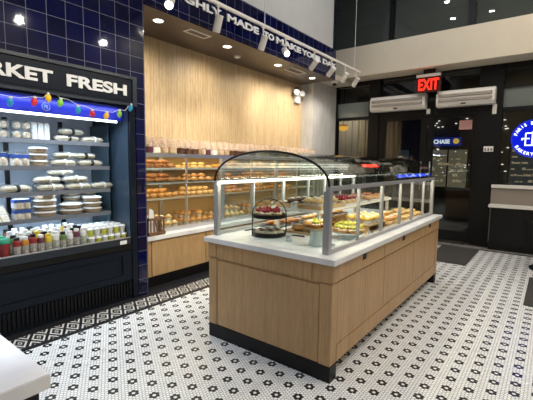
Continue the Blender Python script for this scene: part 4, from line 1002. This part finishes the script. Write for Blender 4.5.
pile(BUNY, -1.57, -1.30, 3.82, 4.28, DZ+.012, 'golden custard danish heaped on the island deck', 'custard danishes on the island deck', .10, .04, 1.25)
pile(BUN, -1.56, -1.32, 3.84, 4.26, DZ+.05, 'cream danish on top of the heap on the island deck', 'cream danishes on the heap', .12, .04, 1.2)
tray(-1.72, -1.29, 4.40, 5.12, DZ+.001, 'traywood', 'wooden tray of folded danishes at the far end of the island deck')
pile(DAN, -1.70, -1.31, 4.42, 5.10, DZ+.012, 'golden folded danish heaped at the far end of the island deck', 'folded danishes at the far end of the island', .1, .05, 1.15)
# on the tier
def crate(x0, x1, y0, y1, z, label, h=.035):
    t = thing('wooden_crate', label, 'tray', ((x0+x1)/2, (y0+y1)/2, z)); e = .008
    obj('crate_floor', BX(x0, x1, y0, y1, z, z+.006), 'traywood', t, True)
    for a in ((x0, x1, y0, y0+e), (x0, x1, y1-e, y1), (x0, x0+e, y0+e, y1-e), (x1-e, x1, y0+e, y1-e)): obj('crate_side', BX(*a, z+.006, z+h), 'traywood', t, True)
crate(-2.10, -1.86, 2.90, 3.32, TZ1+.004, 'wooden crate of dark sugared pastries on the raised shelf')
ROLS = bun('choc', 'cream', 'sugared_chocolate_bun')
fill(ROLS, -2.09, -1.87, 2.91, 3.31, TZ1+.012, 'dark bun dusted with sugar in the wooden crate on the raised shelf', 'sugared dark buns in the crate', .085, .003, 1.0)
fill(ROLS, -2.07, -1.89, 2.95, 3.27, TZ1+.044, 'dark bun dusted with sugar on top in the wooden crate', 'upper sugared dark buns', .09, .003, 1.0)
crate(-1.85, -1.61, 2.90, 3.32, TZ1+.004, 'wooden crate of cream cakes on the raised shelf')
fill(MUFW, -1.84, -1.62, 2.91, 3.31, TZ1+.012, 'cream-topped cake in the wooden crate on the raised shelf', 'cream cakes in the crate', .08, .003, 1.25)
tray(-2.05, -1.61, 3.40, 3.95, TZ1+.004, 'white', 'white platter of red berry tarts on the raised shelf')
fill(TR, -1.92, -1.62, 3.42, 3.93, TZ1+.012, 'red berry tart on the white platter of the raised shelf', 'berry tarts on the white platter', .10, .003, 1.35)
tray(-2.05, -1.61, 4.02, 4.62, TZ1+.004, 'white', 'white platter of berry pastries at the far end of the raised shelf')
fill(BUNR, -1.92, -1.62, 4.04, 4.60, TZ1+.012, 'red-centred pastry on the far platter of the raised shelf', 'red-centred pastries on the far platter', .12, .003, 1.35)
# under the tier and left side of deck
tray(-2.02, -1.66, 2.90, 3.35, DZ+.001, 'traywood', 'wooden tray of brown pastries beneath the raised shelf')
fill(BUN, -2.0, -1.68, 2.92, 3.33, DZ+.012, 'brown glazed pastry beneath the raised shelf', 'glazed pastries beneath the shelf', .12, .004, 1.35)
tray(-2.02, -1.66, 3.45, 4.2, DZ+.001, 'traywood', 'wooden tray of loaves beneath the raised shelf')
fill(LOAF2, -2.0, -1.68, 3.47, 4.18, DZ+.012, 'golden loaf beneath the raised shelf', 'loaves beneath the shelf', .15, .004, 1, 0, .4)
tray(-2.33, -2.14, 2.95, 3.5, DZ+.001, 'rail', 'narrow metal tray at the left side of the island deck')
fill(CR2, -2.32, -2.15, 2.98, 3.48, DZ+.012, 'dark golden croissant on the narrow metal tray', 'croissants on the narrow tray', .12, .004, 1)
tray(-2.33, -2.14, 3.6, 4.6, DZ+.001, 'rail', 'long metal tray at the left side of the island deck')
fill(BUN, -2.32, -2.15, 3.62, 4.58, DZ+.012, 'cream-topped bun on the long metal tray', 'buns on the long metal tray', .11, .004, 1)
def tongs(x, y, z, rz, label):
    t = thing('serving_tongs', label, 'tongs', (x, y, z), rz)
    obj('arm', tube(nb(), [(-.09, 0, .01), (0, .006, .016), (.09, .016, .008)], .005), 'black', t); obj('arm', tube(nb(), [(-.09, 0, .01), (0, -.006, .016), (.09, -.016, .008)], .005), 'black', t)
tongs(-1.78, 2.74, DZ, .6, 'black tongs lying on the island deck beside the wire stand')
tongs(-2.25, 2.74, DZ, 1.2, 'black tongs lying near the left post of the island case')
def card(x, y, z, label, rz=0):
    t = thing('price_card', label, 'price card', (x, y, z), rz)
    obj('card', BX(-.03, .03, -.002, .002, .012, .055), 'paper', t); obj('card_foot', BX(-.03, .03, -.012, .012, 0, .012), 'frostplastic', t)
    q = nb()
    for k in range(3): bx(q, -.022, .02-.01*k, -.0035, -.0022, .043-k*.011, .047-k*.011)
    obj('print_lines', q, 'grille', t)
card(-1.72, 2.56, DZ, 'small white price card on the deck right of the wire stand')
card(-1.29, 2.50, DZ, 'small white price card beside the near right post of the island case')
card(-1.88, 2.875, TZ1+.0045, 'small price card in front of the wooden crates on the raised shelf', 0)
card(-1.28, 3.2, DZ, 'small price card against the glass behind the fruit tart plate', 1.57)

# ================================================================== NEAR WHITE TABLE
tb = thing('white_counter_corner', 'corner of a white stone counter on a black base, bottom left of the photo', 'counter', (-1.7, -.1, 0))
obj('stone_top', BX(-2.35, -1.18, -.8, .466, .852, .90), 'white', tb, True, bevel=.003)
obj('base', BX(-2.3, -1.205, -.75, .44, 0, .852), 'black', tb, True)
for y in (-.35, .02): obj('panel_line', BX(-1.205, -1.201, y, y+.004, .05, .83), 'grille', tb, True)

# drop prototypes that were not placed
dead = [o for o in bpy.data.objects if o.parent is None and 'category' in o and not o.get('label')]
for d in dead:
    for c in list(d.children_recursive)+[d]: bpy.data.objects.remove(c)
